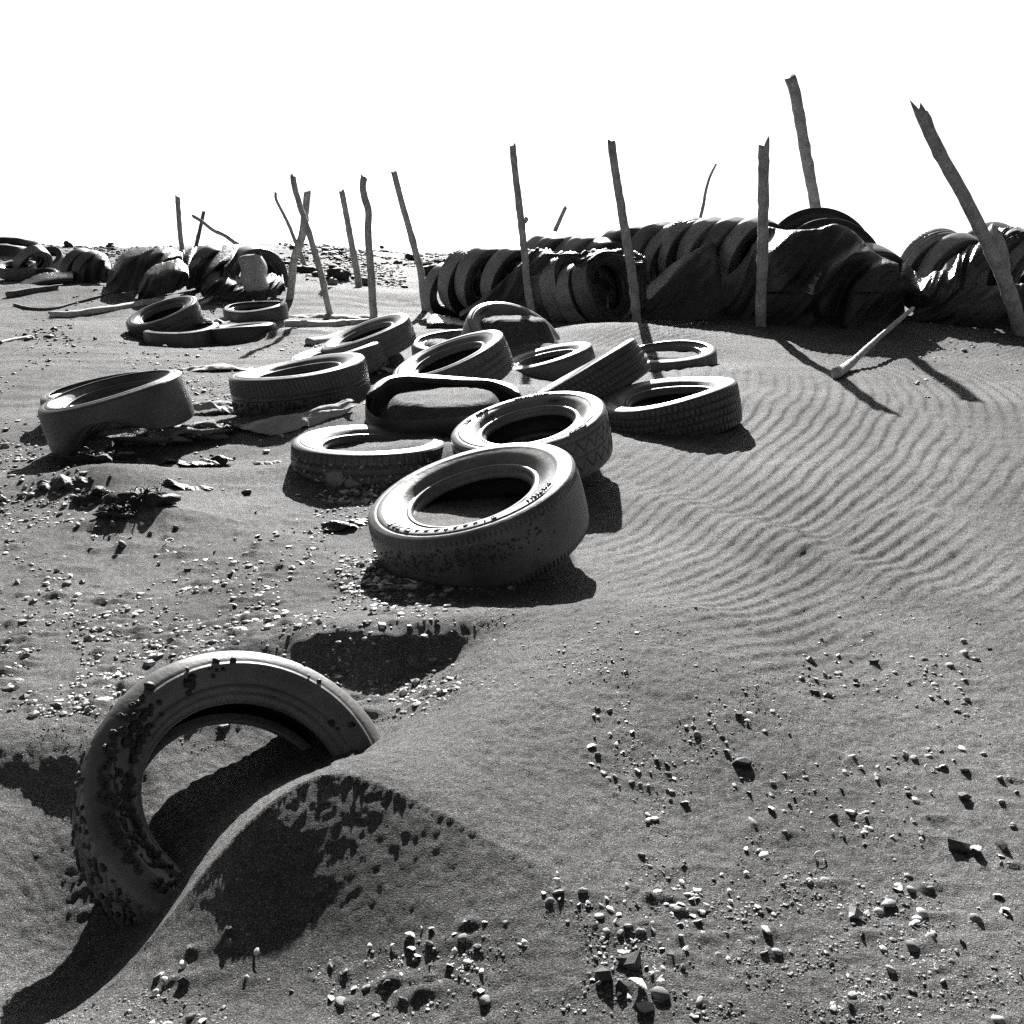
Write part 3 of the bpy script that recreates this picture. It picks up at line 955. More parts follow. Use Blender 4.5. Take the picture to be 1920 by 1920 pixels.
cloth('fabric_drape', 'black fabric slanting in folds below the tyres left of the straight split pole', 'fabric',
      [(1200, 549, 9.25), (1232, 520, 9.3), (1272, 487, 9.3), (1323, 458, 9.3), (1338, 456, 9.3), (1345, 480, 9.2), (1350, 510, 9.1),
       (1362, 516, 9.05), (1384, 500, 9.05), (1406, 468, 9.1), (1424, 440, 9.1)],
      [(1196, 600, 9.0), (1235, 600, 8.95), (1290, 602, 8.9), (1340, 602, 8.9), (1390, 604, 8.85), (1436, 606, 8.8)],
      CLOTH, nu=160, nv=60, bulge=.10, fold=.08, fdir=.7, fscale=5, ragged=.006, seed=3)
cloth('fabric_cover', 'large black fabric sheet stretched over the hump of the wall', 'fabric',
      [(1436, 424, 8.95), (1470, 431, 8.85), (1500, 431, 8.8), (1535, 428, 8.8), (1566, 420, 8.8), (1590, 428, 8.85), (1612, 445, 8.85), (1640, 474, 8.85), (1662, 486, 8.9), (1684, 494, 8.95)],
      [(1424, 590, 8.75), (1445, 612, 8.6), (1490, 628, 8.5), (1530, 634, 8.45), (1570, 632, 8.45), (1610, 624, 8.5), (1650, 614, 8.6), (1700, 606, 8.7)],
      CLOTH, nu=180, nv=100, bulge=.14, fold=.13, fdir=1.0, fscale=7, ragged=.003, arcs=((1630, 566, 92, .13, 7), (1684, 592, 98, .13, 7), (1540, 520, 95, .04, 10)), seed=5)
cover = bpy.data.objects['fabric_cover']
def tear(px, py, Y, L, wd, ang, seed):
    rr = np.random.default_rng(seed)
    c = at(px, py, Y); a = math.radians(ang)
    VV, TT = [], []
    for k in range(26):
        u = rr.uniform(-1, 1); w2 = wd * (1 - u * u) + .004
        p = np.array([math.cos(a) * u * L - math.sin(a) * rr.normal(0, .3) * w2, -rr.uniform(.0, .012), math.sin(a) * u * L + math.cos(a) * rr.normal(0, .3) * w2])
        d = np.array([-math.sin(a), -.15, math.cos(a)]) * w2 * rr.uniform(.5, 1.2) + rr.normal(0, .01, 3)
        e = np.array([math.cos(a), 0, math.sin(a)]) * .008
        b0 = len(VV)
        VV += [p - d - e, p - d + e, p + d + e * rr.uniform(-1, 1)]
        TT.append((b0, b0 + 1, b0 + 2))
    o = link('frayed_tear', mesh_np('frayed_tear', np.array(VV), None, np.array(TT), False), CLOTH_P if seed == 2 else WEED_L, cover)
    o.location = Vector(c) - cover.location
tear(1475, 487, 8.62, .075, .03, 62, 1)
tear(1526, 532, 8.45, .10, .03, 58, 2)
cloth('fabric_rag', 'black netting torn into strips, hanging over the lower tier of tyres', 'netting',
      [(982, 474, 9.8), (1000, 467, 9.75), (1020, 464, 9.7), (1040, 474, 9.6), (1072, 470, 9.55), (1100, 473, 9.5), (1130, 468, 9.4), (1160, 470, 9.3), (1190, 480, 9.2), (1206, 484, 9.2)],
      [(984, 516, 9.7), (1005, 512, 9.6), (1026, 500, 9.55), (1036, 486, 9.5), (1060, 480, 9.45), (1085, 500, 9.4), (1108, 494, 9.35), (1130, 478, 9.3), (1165, 490, 9.2), (1204, 500, 9.1)],
      NET, nu=140, nv=24, bulge=.05, fold=.06, fscale=18, ragged=.02, seed=7)
cloth('fabric_strip', 'black fabric strip hanging beside the crooked pole', 'fabric',
      [(1184, 468, 9.3), (1196, 474, 9.25), (1212, 484, 9.25)], [(1186, 592, 9.0), (1200, 585, 9.0), (1212, 560, 9.05)],
      CLOTH, nu=40, nv=50, bulge=.06, fold=.06, fscale=4, ragged=.01, seed=8)
cloth('fabric_strip', 'black fabric band slung diagonally across the left tyres of the wall', 'fabric',
      [(984, 488, 9.75), (966, 503, 9.75), (940, 528, 9.75), (912, 552, 9.75), (885, 572, 9.75), (862, 586, 9.8)],
      [(998, 590, 9.55), (975, 590, 9.55), (945, 590, 9.6), (915, 592, 9.6), (890, 594, 9.6), (862, 600, 9.6)],
      CLOTH, nu=80, nv=40, bulge=.06, fold=.05, fscale=5, fdir=-1, ragged=.006, seed=9)
cloth('fabric_roll', 'rolled black fabric lying at the left foot of the tyre wall', 'fabric',
      [(800, 596, 9.8), (812, 590, 9.8), (840, 593, 9.75), (870, 598, 9.7), (900, 602, 9.65)],
      [(800, 618, 9.5), (815, 622, 9.45), (845, 621, 9.4), (875, 619, 9.4), (900, 616, 9.4)],
      CLOTH_S, nu=60, nv=24, bulge=.16, fold=.03, fscale=5, ragged=.004, seed=10)
cloth('plastic_sheet', 'shiny crumpled black plastic over the first right-hand tyres', 'plastic sheet',
      [(1676, 494, 9.1), (1694, 489, 9.05), (1712, 506, 8.95), (1730, 520, 8.85), (1756, 508, 8.85), (1782, 500, 8.9), (1800, 476, 9.0), (1826, 456, 9.1), (1846, 448, 9.2)],
      [(1678, 560, 8.9), (1700, 575, 8.8), (1722, 590, 8.75), (1750, 596, 8.7), (1780, 590, 8.7), (1800, 570, 8.7), (1812, 545, 8.75), (1830, 520, 8.85), (1850, 500, 8.95)],
      CLOTH_S, nu=150, nv=60, bulge=.14, fold=.10, fscale=6, fdir=.6, ragged=.010, seed=12)
cloth('fabric_drape', 'black fabric hanging low behind the thick leaning pole', 'fabric',
      [(1724, 570, 8.8), (1770, 560, 8.75), (1810, 538, 8.7), (1860, 536, 8.65), (1900, 534, 8.6), (1940, 530, 8.6), (1990, 530, 8.6)],
      [(1700, 606, 8.7), (1760, 612, 8.6), (1810, 614, 8.55), (1860, 614, 8.5), (1900, 612, 8.45), (1940, 612, 8.45), (1990, 612, 8.45)],
      CLOTH, nu=120, nv=36, bulge=.10, fold=.05, fscale=8, ragged=.008, seed=14)
cloth('fabric_rag', 'ragged black fabric on top of the tyres behind the thick leaning pole', 'fabric',
      [(1846, 440, 9.2), (1866, 432, 9.2), (1890, 424, 9.2), (1920, 428, 9.2), (1960, 430, 9.2)],
      [(1850, 452, 9.05), (1870, 450, 9.05), (1890, 442, 9.0), (1920, 441, 9.0), (1960, 444, 9.0)],
      NET, nu=80, nv=16, bulge=.03, fold=.06, fscale=10, ragged=.015, seed=15)
cloth('light_blocker', 'added black fabric behind the left tyres of the wall, blocking light through their holes', 'fabric',  # sheet added to stop light showing through the tyre holes
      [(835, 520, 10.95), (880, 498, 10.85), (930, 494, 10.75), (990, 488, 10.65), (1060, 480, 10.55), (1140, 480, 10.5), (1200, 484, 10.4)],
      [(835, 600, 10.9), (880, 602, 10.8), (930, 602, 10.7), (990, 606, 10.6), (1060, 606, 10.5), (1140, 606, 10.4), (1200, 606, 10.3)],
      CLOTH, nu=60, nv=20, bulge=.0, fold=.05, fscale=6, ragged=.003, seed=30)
# far left wall
cloth('fabric_cover', 'black fabric humped over the left tyre pile, near the thin bent pole', 'fabric',
      [(202, 520, 12.6), (215, 496, 12.5), (232, 474, 12.5), (262, 463, 12.5), (292, 462, 12.4), (318, 465, 12.3), (342, 474, 12.2)],
      [(198, 540, 12.2), (220, 548, 12.0), (245, 546, 11.9), (275, 535, 11.9), (300, 525, 11.9), (322, 512, 11.9), (344, 502, 11.9)],
      CLOTH, nu=90, nv=50, bulge=.16, fold=.20, fscale=4.5, ragged=.003, seed=20)
cloth('fabric_cover', 'black fabric covering the left tyre wall right of the thin bent pole', 'fabric',
      [(342, 470, 12.3), (366, 463, 12.3), (395, 458, 12.3), (425, 459, 12.3), (446, 464, 12.2), (438, 480, 12.0), (420, 496, 11.9)],
      [(350, 545, 11.8), (366, 540, 11.75), (382, 536, 11.7), (392, 528, 11.7), (400, 520, 11.7), (408, 530, 11.7), (416, 540, 11.6)],
      CLOTH, nu=90, nv=50, bulge=.14, fold=.18, fscale=5, ragged=.004, seed=21)
cloth('fabric_drape', 'black fabric slumped in front of the left tyre pile', 'fabric',
      [(262, 530, 11.9), (276, 508, 11.8), (298, 494, 11.8), (318, 490, 11.75), (336, 486, 11.8), (352, 500, 11.8)],
      [(258, 562, 11.6), (280, 560, 11.5), (305, 554, 11.45), (325, 548, 11.4), (342, 540, 11.4), (356, 532, 11.4)],
      CLOTH, nu=70, nv=40, bulge=.20, fold=.08, fscale=5, ragged=.006, seed=22)
cloth('fabric_rag', 'shredded fabric heaped under the arched tyres of the left wall', 'fabric',
      [(380, 512, 11.9), (400, 500, 11.9), (425, 512, 11.8), (455, 520, 11.75), (490, 516, 11.7), (530, 518, 11.7)],
      [(376, 548, 11.5), (405, 556, 11.4), (440, 562, 11.3), (480, 566, 11.3), (510, 560, 11.3), (536, 545, 11.4)],
      NET, nu=100, nv=40, bulge=.12, fold=.14, fscale=12, ragged=.02, seed=23)
cloth('fabric_cover', 'black fabric over the small tyre pile near the left edge', 'fabric',
      [(132, 520, 13.1), (140, 492, 13.0), (158, 474, 13.0), (178, 472, 13.0), (198, 478, 13.0), (206, 490, 13.0)],
      [(130, 540, 12.7), (146, 544, 12.6), (164, 540, 12.6), (184, 530, 12.6), (200, 520, 12.6), (210, 512, 12.7)],
      CLOTH, nu=60, nv=40, bulge=.12, fold=.18, fscale=4.5, ragged=.003, seed=24)
cloth('fabric_drape', 'long low fold of dark sheeting between the two left piles', 'fabric',
      [(28, 536, 12.9), (50, 524, 12.9), (80, 513, 12.9), (110, 510, 12.9), (136, 508, 12.9)],
      [(24, 548, 12.5), (50, 546, 12.5), (80, 542, 12.5), (110, 538, 12.5), (138, 536, 12.5)],
      CLOTH_S, nu=60, nv=24, bulge=.25, fold=.04, fscale=4, ragged=.004, seed=25)

# ------------------------------------------------------------------ poles and driftwood
def tube(name, P, Rr, mat, label, cat, group=None, ns=12, seed=0, jag=.35, rough=.05, parent=None):
    """a stick swept along points P (world) with radii Rr; broken upper end"""
    P = np.asarray(P, float)
    Rr = np.broadcast_to(np.asarray(Rr, float), (len(P),))
    L = np.linalg.norm(np.diff(P, axis=0), axis=1).sum()
    n = int(max(14, min(70, L / (Rr.mean() * 1.2))))
    C = catmull(P, n)
    rad = np.interp(np.linspace(0, 1, n), np.linspace(0, 1, len(P)), Rr)
    rr = np.random.default_rng(seed + 100)
    rad = rad * (1 + rough * 1.6 * fbm(np.arange(n) * .45, np.arange(n) * 0 + seed, 33, 3))
    for _ in range(max(2, n // 9)):                      # knots
        k = rr.integers(1, n - 1); rad[k] *= rr.uniform(1.04, 1.14)
    C[1:-1] += rr.normal(0, 1, (n - 2, 3)) * rad[1:-1, None] * .035
    V = []
    T = np.gradient(C, axis=0); T /= np.linalg.norm(T, axis=1)[:, None]
    ref = np.array([0, 1., 0]) if abs(T[0][1]) < .8 else np.array([1., 0, 0])
    th = np.linspace(0, 2 * math.pi, ns, endpoint=False)
    prof = 1 + .12 * np.sin(2 * th + seed) + .07 * np.sin(3 * th + seed * 2)
    for k in range(n):
        a = np.cross(T[k], ref); a /= np.linalg.norm(a); b = np.cross(T[k], a)
        pr = prof * (1 + .03 * np.sin(5 * th + k * .25))
        ring = C[k] + rad[k] * pr[:, None] * (np.cos(th)[:, None] * a + np.sin(th)[:, None] * b)
        if k == n - 1:
            ring = ring + T[k] * ((np.sin(th + seed * 1.7) * 1.3 + .8 * np.sin(3 * th + seed) + rr.uniform(-.5, .5, ns)) * rad[k] * jag * 1.6)[:, None]
        V.append(ring)
    V = np.array(V)
    verts = np.vstack([V.reshape(-1, 3), C[0] - T[0] * rad[0] * .1, C[-1] - T[-1] * rad[-1] * jag])
    # index as u = ring position (around), v = along
    Q = []
    for k in range(n - 1):
        for i in range(ns):
            j = (i + 1) % ns
            Q.append((k * ns + i, k * ns + j, (k + 1) * ns + j, (k + 1) * ns + i))
    Tt = []
    for i in range(ns):
        j = (i + 1) % ns
        Tt.append((n * ns, j, i)); Tt.append((n * ns + 1, (n - 1) * ns + i, (n - 1) * ns + j))
    org = C[0] if parent is None else np.zeros(3)
    me = mesh_np(name, verts - org, np.array(Q), np.array(Tt))
    o = link(name, me, mat, parent)
    if parent is None:
        o.location = org
        tag(o, label, cat, group)
    return o

PG = 'wooden poles standing in the sand'
def pole(pts, wpx, label, Y=None, lean=0.0, sink=.12, mat=None, seed=0, name='wooden_pole', jag=.2, taper=.85):
    """pts from the foot up, in pixels; wpx width at the foot; lean = how far the top tips towards the camera"""
    if Y is None:
        g0 = ground_at(*pts[0]); Y = g0[1]
    Lp = np.r_[0, np.cumsum([math.hypot(pts[i + 1][0] - pts[i][0], pts[i + 1][1] - pts[i][1]) for i in range(len(pts) - 1)])]
    Lp /= Lp[-1]
    P = [at(p[0], p[1], Y - lean * l) for p, l in zip(pts, Lp)]
    base = P[0] + (P[0] - P[1]) / np.linalg.norm(P[0] - P[1]) * sink
    r = wpx * .5 * Y / FPX
    rr = [r] + [r * (1 - (1 - taper) * l) for l in Lp]
    return tube(name, [base] + P, rr, mat or WOOD, label, 'pole', PG, seed=seed, jag=jag)

pole([(352, 530), (347, 505), (343, 480), (338, 440), (335, 400), (333, 368)], 9, 'thin bent pole before the left fabric-covered tyre pile', seed=1, lean=.2)
pole([(367, 464), (371, 446), (376, 425), (382, 396)], 7, 'short thorny stick behind the left tyre pile', Y=13.5, seed=2, mat=WOOD_D)
pole([(452, 462), (440, 455), (420, 441), (400, 432), (378, 415), (361, 405)], 7, 'stick slanting down left behind the left tyre wall', Y=13.2, seed=3)
pole([(573, 503), (562, 470), (552, 448), (543, 425), (530, 398), (518, 374), (517, 361)], 9, 'thin pole leaning left with a pointed tip, farthest of the left cluster', seed=4, taper=.6)
pole([(620, 593), (612, 562), (603, 520), (592, 480), (580, 440), (566, 398), (553, 355), (549, 330)], 13, 'pole leaning left across the crossed pair', seed=5, lean=.4)
pole([(544, 560), (547, 530), (549, 505), (553, 482), (563, 455), (569, 432), (573, 398), (577, 359)], 14, 'dark wavy pole crossing behind the left-leaning one', seed=6, lean=.3)
pole([(673, 538), (671, 518), (664, 480), (658, 450), (650, 405), (641, 358)], 11, 'slim straight pole standing by the dark rocks', seed=7, lean=.3)
pole([(702, 604), (699, 570), (696, 520), (692, 470), (690, 430), (691, 396), (684, 372), (680, 350), (683, 331)], 13, 'upright pole with a bent top beside the pale tilted tyre', seed=8, lean=.3)
pole([(797, 582), (792, 545), (789, 512), (778, 470), (766, 425), (752, 375), (738, 322)], 12, 'pole leaning left, just left of the long tyre wall', seed=9, lean=.3)
rp10 = pole([(1002, 606), (996, 580), (988, 530), (985, 490), (980, 440), (974, 390), (967, 330), (961, 272)], 14, 'pole with a side knob before the left tyres of the wall', seed=10, lean=.35, Y=9.3)
k0 = at(980, 415, 9.15)
b_ = tube('branch_stub', [k0, at(985, 414, 9.12), at(988, 408, 9.1)], [.022, .018, .014], WOOD, None, None, seed=71, parent=None)
b_.parent = rp10; b_.location = Vector(b_.location) - rp10.location
for kk in ('label', 'category', 'group'):
    if kk in b_: del b_[kk]
pole([(1036, 445), (1044, 425), (1052, 407), (1060, 389)], 10, 'short split stick poking up behind the upper tyres', Y=11.2, seed=11, sink=.5)
pole([(1193, 592), (1190, 560), (1184, 510), (1174, 450), (1166, 400), (1158, 350), (1150, 300), (1146, 263)], 18, 'crooked pole standing before the middle of the tyre wall', seed=12, lean=.4, Y=8.9)
pole([(1311, 420), (1320, 380), (1322, 365), (1330, 335), (1343, 307)], 8, 'thin bent twig rising behind the draped tyres', Y=11.5, seed=13, taper=.5, sink=.6)
pole([(1427, 600), (1428, 540), (1430, 480), (1431, 400), (1432, 330), (1433, 268)], 18, 'straight split-topped pole left of the hump', seed=14, lean=.55, Y=8.55, jag=.55, taper=.95)
pole([(1530, 400), (1526, 370), (1516, 320), (1507, 270), (1499, 220), (1490, 170), (1481, 144)], 18, 'tallest pole, rising behind the hump', Y=10.4, seed=15, sink=1.0, lean=.9, taper=.95)
rp16 = pole([(1908, 604), (1890, 545), (1872, 500), (1850, 455), (1828, 410), (1800, 355), (1770, 305), (1745, 255), (1722, 200)], 24, 'thick knotty pole leaning left at the right edge, forked low down',
            seed=16, lean=.6, Y=8.3, jag=.6, taper=.75)
b_ = tube('branch_stub', [at(1880, 520, 8.2), at(1872, 480, 8.15), at(1864, 450, 8.12), at(1858, 432, 8.1)], [.05, .055, .055, .05], WOOD, None, None, seed=72)
b_.parent = rp16; b_.location = Vector(b_.location) - rp16.location
for kk in ('label', 'category', 'group'):
    if kk in b_: del b_[kk]

def lying(pts, wpx, label, mat=None, seed=0, name='driftwood_stick', cat='stick', lift=.4, taper=.7, group='driftwood lying on the sand', jag=.6):
    P = []
    rad = []
    for i, (px, py) in enumerate(pts):
        g0 = ground_at(px, py)
        r = wpx * .5 * g0[1] / FPX * (1 - (1 - taper) * i / (len(pts) - 1))
        g0[2] += r * lift
        P.append(g0); rad.append(r)
    return tube(name, P, rad, mat or WOOD, label, cat, group, seed=seed, jag=jag)

lying([(538, 612), (575, 613), (620, 612), (660, 609), (704, 606)], 17, 'smooth pale log half sunk at the foot of the pole cluster', WOOD_P, 21, 'driftwood_log', 'log', .35, .8)
lying([(578, 646), (596, 643), (612, 640), (640, 628)], 16, 'broken branch end poking from under the pale tilted tyre', WOOD, 22, 'driftwood_branch', 'branch')
lying([(96, 594), (130, 593), (170, 588), (210, 582), (250, 575), (300, 566)], 15, 'pale twisted log lying below the left tyre piles', WOOD_P, 23, 'driftwood_log', 'log', .35, .9)
lying([(28, 573), (60, 580), (100, 580), (140, 570), (190, 556), (256, 538)], 7, 'long thin stick lying below the small left pile', WOOD_D, 24)
lying([(374, 574), (396, 562), (420, 552), (446, 538)], 8, 'stick slanting from the left tilted tyre up to the fabric', WOOD, 25)
lying([(0, 645), (20, 640), (58, 632)], 8, 'dark stick at the left picture edge on the sand', WOOD_D, 26)
lying([(14, 558), (40, 552), (80, 545), (110, 541)], 14, 'dark rotten log below the far left edge pile', WOOD_D, 27, 'driftwood_log', 'log')
# the pale stick propped against the wall
g0 = ground_at(1566, 710)
tube('driftwood_stick', [g0 + np.array([0, 0, .03]), at(1590, 686, g0[1] + .35), at(1640, 640, g0[1] + 1.0), at(1712, 578, g0[1] + 1.9)], [.030, .018, .015, .013], WOOD_P,
     'bleached white stick propped on the sand before the hump', 'stick', 'driftwood lying on the sand', seed=28)
# slab on the far left skyline
def slab(cx, cy, Y, sx, sy, sz, label, seed):
    c = at(cx, cy, Y)
    V, F = blob(seed, 3, .10)
    W = np.sign(V) * np.abs(V) ** .45 * np.array([sx, sy, sz])
    W[:, 2] += .012 * fbm(W[:, 0] * 9, W[:, 1] * 9, seed, 3)
    o = link('flat_rock', mesh_np('flat_rock', W, None, F), STONE_D)
    o.location = c
    tag(o, label, 'rock', None)
    return o
slab(0, 455, 15.5, .42, .4, .06, 'flat dark slab on the skyline at the far left', 5)
slab(-4, 472, 15.3, .40, .4, .10, 'dark boulder under the flat slab at the far left', 6)

# plastic canister in the left wall
def canister():
    bm = bmesh.new()
    bmesh.ops.create_cube(bm, size=1)
    bmesh.ops.subdivide_edges(bm, edges=bm.edges[:], cuts=7, use_grid_fill=True)
    for v in bm.verts:
        x, y, z = v.co * 2
        k = (abs(x) ** 4 + abs(y) ** 4 + abs(z) ** 6) ** (1 / 5.0) + 1e-6
        f = max(abs(x), abs(y), abs(z)) / k
        v.co = Vector((x * f * .125, y * f * .10, z * f * .19))
        v.co.x += .012 * math.sin(v.co.z * 30) - .02 * max(0, v.co.z - .1)
        if abs(v.co.x) < .03 and v.co.y < 0: v.co.y += .02
    me = bpy.data.meshes.new('body'); bm.to_mesh(me); bm.free()
    for p_ in me.polygons: p_.use_smooth = True
    c = at(476, 513, 11.35)
    root = empty('plastic_canister', Matrix.Translation(c) @ Matrix.Rotation(math.radians(-6), 4, 'Y'))
    tag(root, 'dented pale plastic canister before the arched tyres of the left wall', 'canister')
    link('body', me, PLASTIC, root)
    bm = bmesh.new()
    bmesh.ops.create_cone(bm, segments=16, radius1=.035, radius2=.03, depth=.04, cap_ends=True)
    me = bpy.data.meshes.new('cap'); bm.to_mesh(me); bm.free()
    o = link('cap', me, STONE_D, root); o.location = (.07, 0, .19)
canister()

# ------------------------------------------------------------------ rocks, rags, weed
def rock(px, py, rpx, label, mat=None, seed=0, flat=.75, name='rock', cat='rock', group=None, sub=3, Yoff=0.0):
    g0 = ground_at(px, py)
    r = rpx * g0[1] / FPX
    V, F = blob(seed + 200, sub, .5)
    V = V * (1 + .25 * fbm(V[:, 0] * 3 + seed, V[:, 1] * 3 + V[:, 2] * 3, 95, 3))[:, None]
    W = V * np.array([r, r * .9, r * flat])
    o = link(name, mesh_np(name, W, None, F, False if sub < 3 else True), mat or STONE_D)
    o.location = (g0[0], g0[1] + Yoff, g0[2] + r * flat * .4)
    return tag(o, label, cat, group)
rock(815, 516, 19, 'dark rock on the sand just left of the tyre wall', seed=1)
rock(772, 487, 12, 'dark rock near the crest behind the left-leaning pole', seed=2)
rock(803, 534, 14, 'low dark rock beside the foot of the left-leaning pole', seed=3, flat=.5)
rock(638, 522, 20, 'dark rock between the crossed poles and the slim straight pole', seed=4, flat=.6)
rock(686, 534, 13, 'dark rock touching the slim straight pole', seed=5)
rock(575, 512, 20, 'dark rock behind the crossed poles', seed=6, flat=.45)
rock(624, 533, 9, 'small pointed rock before the rock by the crossed poles', STONE, 7)
rock(600, 518, 12, 'ragged rock right of the crossed poles', seed=8, flat=.5)
rock(68, 463, 7, 'small dark stone on the skyline near the left', seed=9)
rock(128, 464, 7, 'dark stone standing on the skyline above the small left pile', seed=10, flat=1.)
rock(208, 466, 9, 'dark stone on the crest left of the fabric hump', seed=11)
rock(462, 925, 7, 'small black cube-like stone alone on the left sand', seed=12, flat=.8)
rock(716, 465, 4, 'small clod on the skyline right of the slim pole', seed=13)

def rag(name, label, cat, px, py, lpx, wpx, mat, seed, ang=0, high=.03, fold=.03, cut=.0):
    """a crumpled scrap lying on the sand"""
    g0 = ground_at(px, py)
    L = lpx * g0[1] / FPX; Wd = wpx * g0[1] / FPX * 3.2
    nu, nv = 60, 34
    u = np.linspace(-1, 1, nu)[:, None] + np.zeros((1, nv)); v = np.linspace(-1, 1, nv)[None, :] + np.zeros((nu, 1))
    e = 1 + .35 * fbm(np.arctan2(v, u) * 1.2, u * 0 + seed, 83, 4)
    x = u * L * .5 * e; y = v * Wd * .5 * e * np.sqrt(np.clip(1.05 - u * u * .8, .05, 1))
    a = math.radians(ang); X = g0[0] + x * math.cos(a) - y * math.sin(a); Y = g0[1] + x * math.sin(a) + y * math.cos(a)
    q = (x * 1.0 + y * .7)
    z = terrain(X, Y) + fold * (np.abs(fbm(q * 2.6 / max(L, .2) + seed, y * 3, seed + 30, 3)) * 2 + .15) + high * np.clip(1 - u * u, 0, 1) * np.clip(1 - v * v, 0, 1) - .008
    V = np.stack([X, Y, z], -1).reshape(-1, 3)
    o = link(name, mesh_np(name, V - g0, grid_quads(nu, nv)), mat)
    o.location = g0
    md = o.modifiers.new('thickness', 'SOLIDIFY'); md.thickness = .004
    return tag(o, label, cat)
rag('cloth_scrap', 'pale crumpled cloth lying left of the barnacled tyre with the oysters', 'cloth', 555, 792, 230, 22, CLOTH_P, 1, -8, .03, .035)
rag('cloth_scrap', 'thin pale scrap lying alone left of the oyster tyre', 'cloth', 506, 868, 52, 8, CLOTH_P, 2, 5, .01, .012)
rag('cloth_scrap', 'folded dark rag on the sand below the weed mats', 'rag', 385, 874, 95, 16, CLOTH, 3, 12, .015, .025)
rag('cloth_scrap', 'pale strip of sheeting half buried behind the ribbed tyre', 'sheeting', 400, 694, 150, 14, CLOTH_P, 4, 6, .015, .03)
rag('cloth_scrap', 'pale scrap beside the weed mat under the bald bent tyre', 'cloth', 398, 774, 100, 14, CLOTH_P, 5, 6, .02, .03)
rag('cloth_scrap', 'white scrap between the ribbed tyre and the tilted black-holed tyre', 'cloth', 716, 698, 40, 8, CLOTH_P, 6, 0, .03, .02)
rag('cloth_scrap', 'pale sheet edge lying along the feet of the pole cluster', 'sheeting', 640, 596, 180, 9, CLOTH_P, 7, 0, .02, .03)
rag('cloth_scrap', 'dark scrap of sheeting left of the lettered middle tyre', 'sheeting', 655, 985, 95, 16, CLOTH, 8, 30, .012, .02)
rag('rubber_scrap', 'flat torn dark sheet between the two weed mats on the left', 'scrap', 285, 868, 150, 16, NET, 11, 8, .012, .022)
rag('rubber_scrap', 'torn dark crust left of the matted weed heap', 'scrap', 120, 905, 110, 14, NET, 12, -5, .012, .02)
rag('rubber_scrap', 'sandy torn sheet right of the bald bent tyre', 'scrap', 420, 760, 110, 12, CLOTH_P, 13, 4, .012, .025)
rag('rubber_scrap', 'thin dark scrap just right of the matted weed heap', 'scrap', 350, 915, 90, 8, NET, 14, 10, .008, .014)
rag('cloth_scrap', 'pale strip by the tilted tyre near the left logs', 'cloth', 400, 606, 60, 8, CLOTH_P, 9, 0, .02, .03)

def weed(px, py, wpx, hpx, label, seed, n=240, top=None):
    g0 = ground_at(px, py)
    rx = wpx * .5 * g0[1] / FPX; rz = hpx * g0[1] / FPX
    root = empty('weed_mat', Matrix.Translation(g0))
    tag(root, label, 'weed', 'mats of dried weed on the left sand')
    rr = np.random.default_rng(seed)
    V, F = blob(seed + 60, 3, .5)
    V = V * (1 + .9 * fbm(V[:, 0] * 4 + seed, V[:, 1] * 4 + V[:, 2] * 4, 97, 4))[:, None]
    link('matted_base', mesh_np('matted_base', V * np.array([rx, rx * .7, rz]), None, F), top or WEED, root)
    VV, QQ, off = [], [], 0
    for _ in range(n):
        a = rr.uniform(0, 6.28); q = math.sqrt(rr.random())
        p = np.array([math.cos(a) * q * rx, math.sin(a) * q * rx * .7, rz * math.sqrt(max(0, 1 - q * q)) * .9])
        d = np.array([p[0] / rx, p[1] / rx - .4, .25]) * .7 + rr.normal(0, .8, 3); d /= np.linalg.norm(d)
        ln = rr.uniform(.015, .05); wd = rr.uniform(.0008, .004)
        side = np.cross(d, rr.normal(0, 1, 3)); side /= np.linalg.norm(side)
        pts = []
        for k in range(6):
            pts.append(p.copy()); p = p + d * ln / 5; d = d + np.array([rr.normal(0, .3), rr.normal(0, .3), -.30]); d /= np.linalg.norm(d)
        for k, pp in enumerate(pts):
            w2 = wd * (1 - .15 * k)
            VV += [pp - side * w2, pp + side * w2]
        for k in range(5):
            b = off + k * 2
            QQ.append((b, b + 1, b + 3, b + 2))
        off += 12
    o = link('blade', mesh_np('blade', np.array(VV), np.array(QQ)), WEED, root)
    o['kind'] = 'stuff'
    return root
weed(300, 822, 150, 17, 'long mat of dried weed below the bald bent tyre', 1, 420, WEED_L)
weed(372, 815, 90, 18, 'sunlit weed clump in the middle of the long mat', 7, 260, WEED_L)
weed(424, 812, 56, 14, 'small dark weed clump at the right end of the long mat', 2, 160)
weed(195, 868, 120, 22, 'dark weed mound under the left end of the bald bent tyre', 3, 340)
weed(180, 935, 70, 15, 'small dark weed clump lowest on the left, left of the matted heap', 4, 220)
weed(265, 945, 120, 24, 'matted black weed heap on the left sand above the pebble field', 5, 300)
weed(225, 962, 60, 12, 'low weed clump between the small clump and the matted heap', 8, 160)
weed(700, 690, 46, 9, 'small dark weed tuft right of the ribbed tyre', 6, 80)

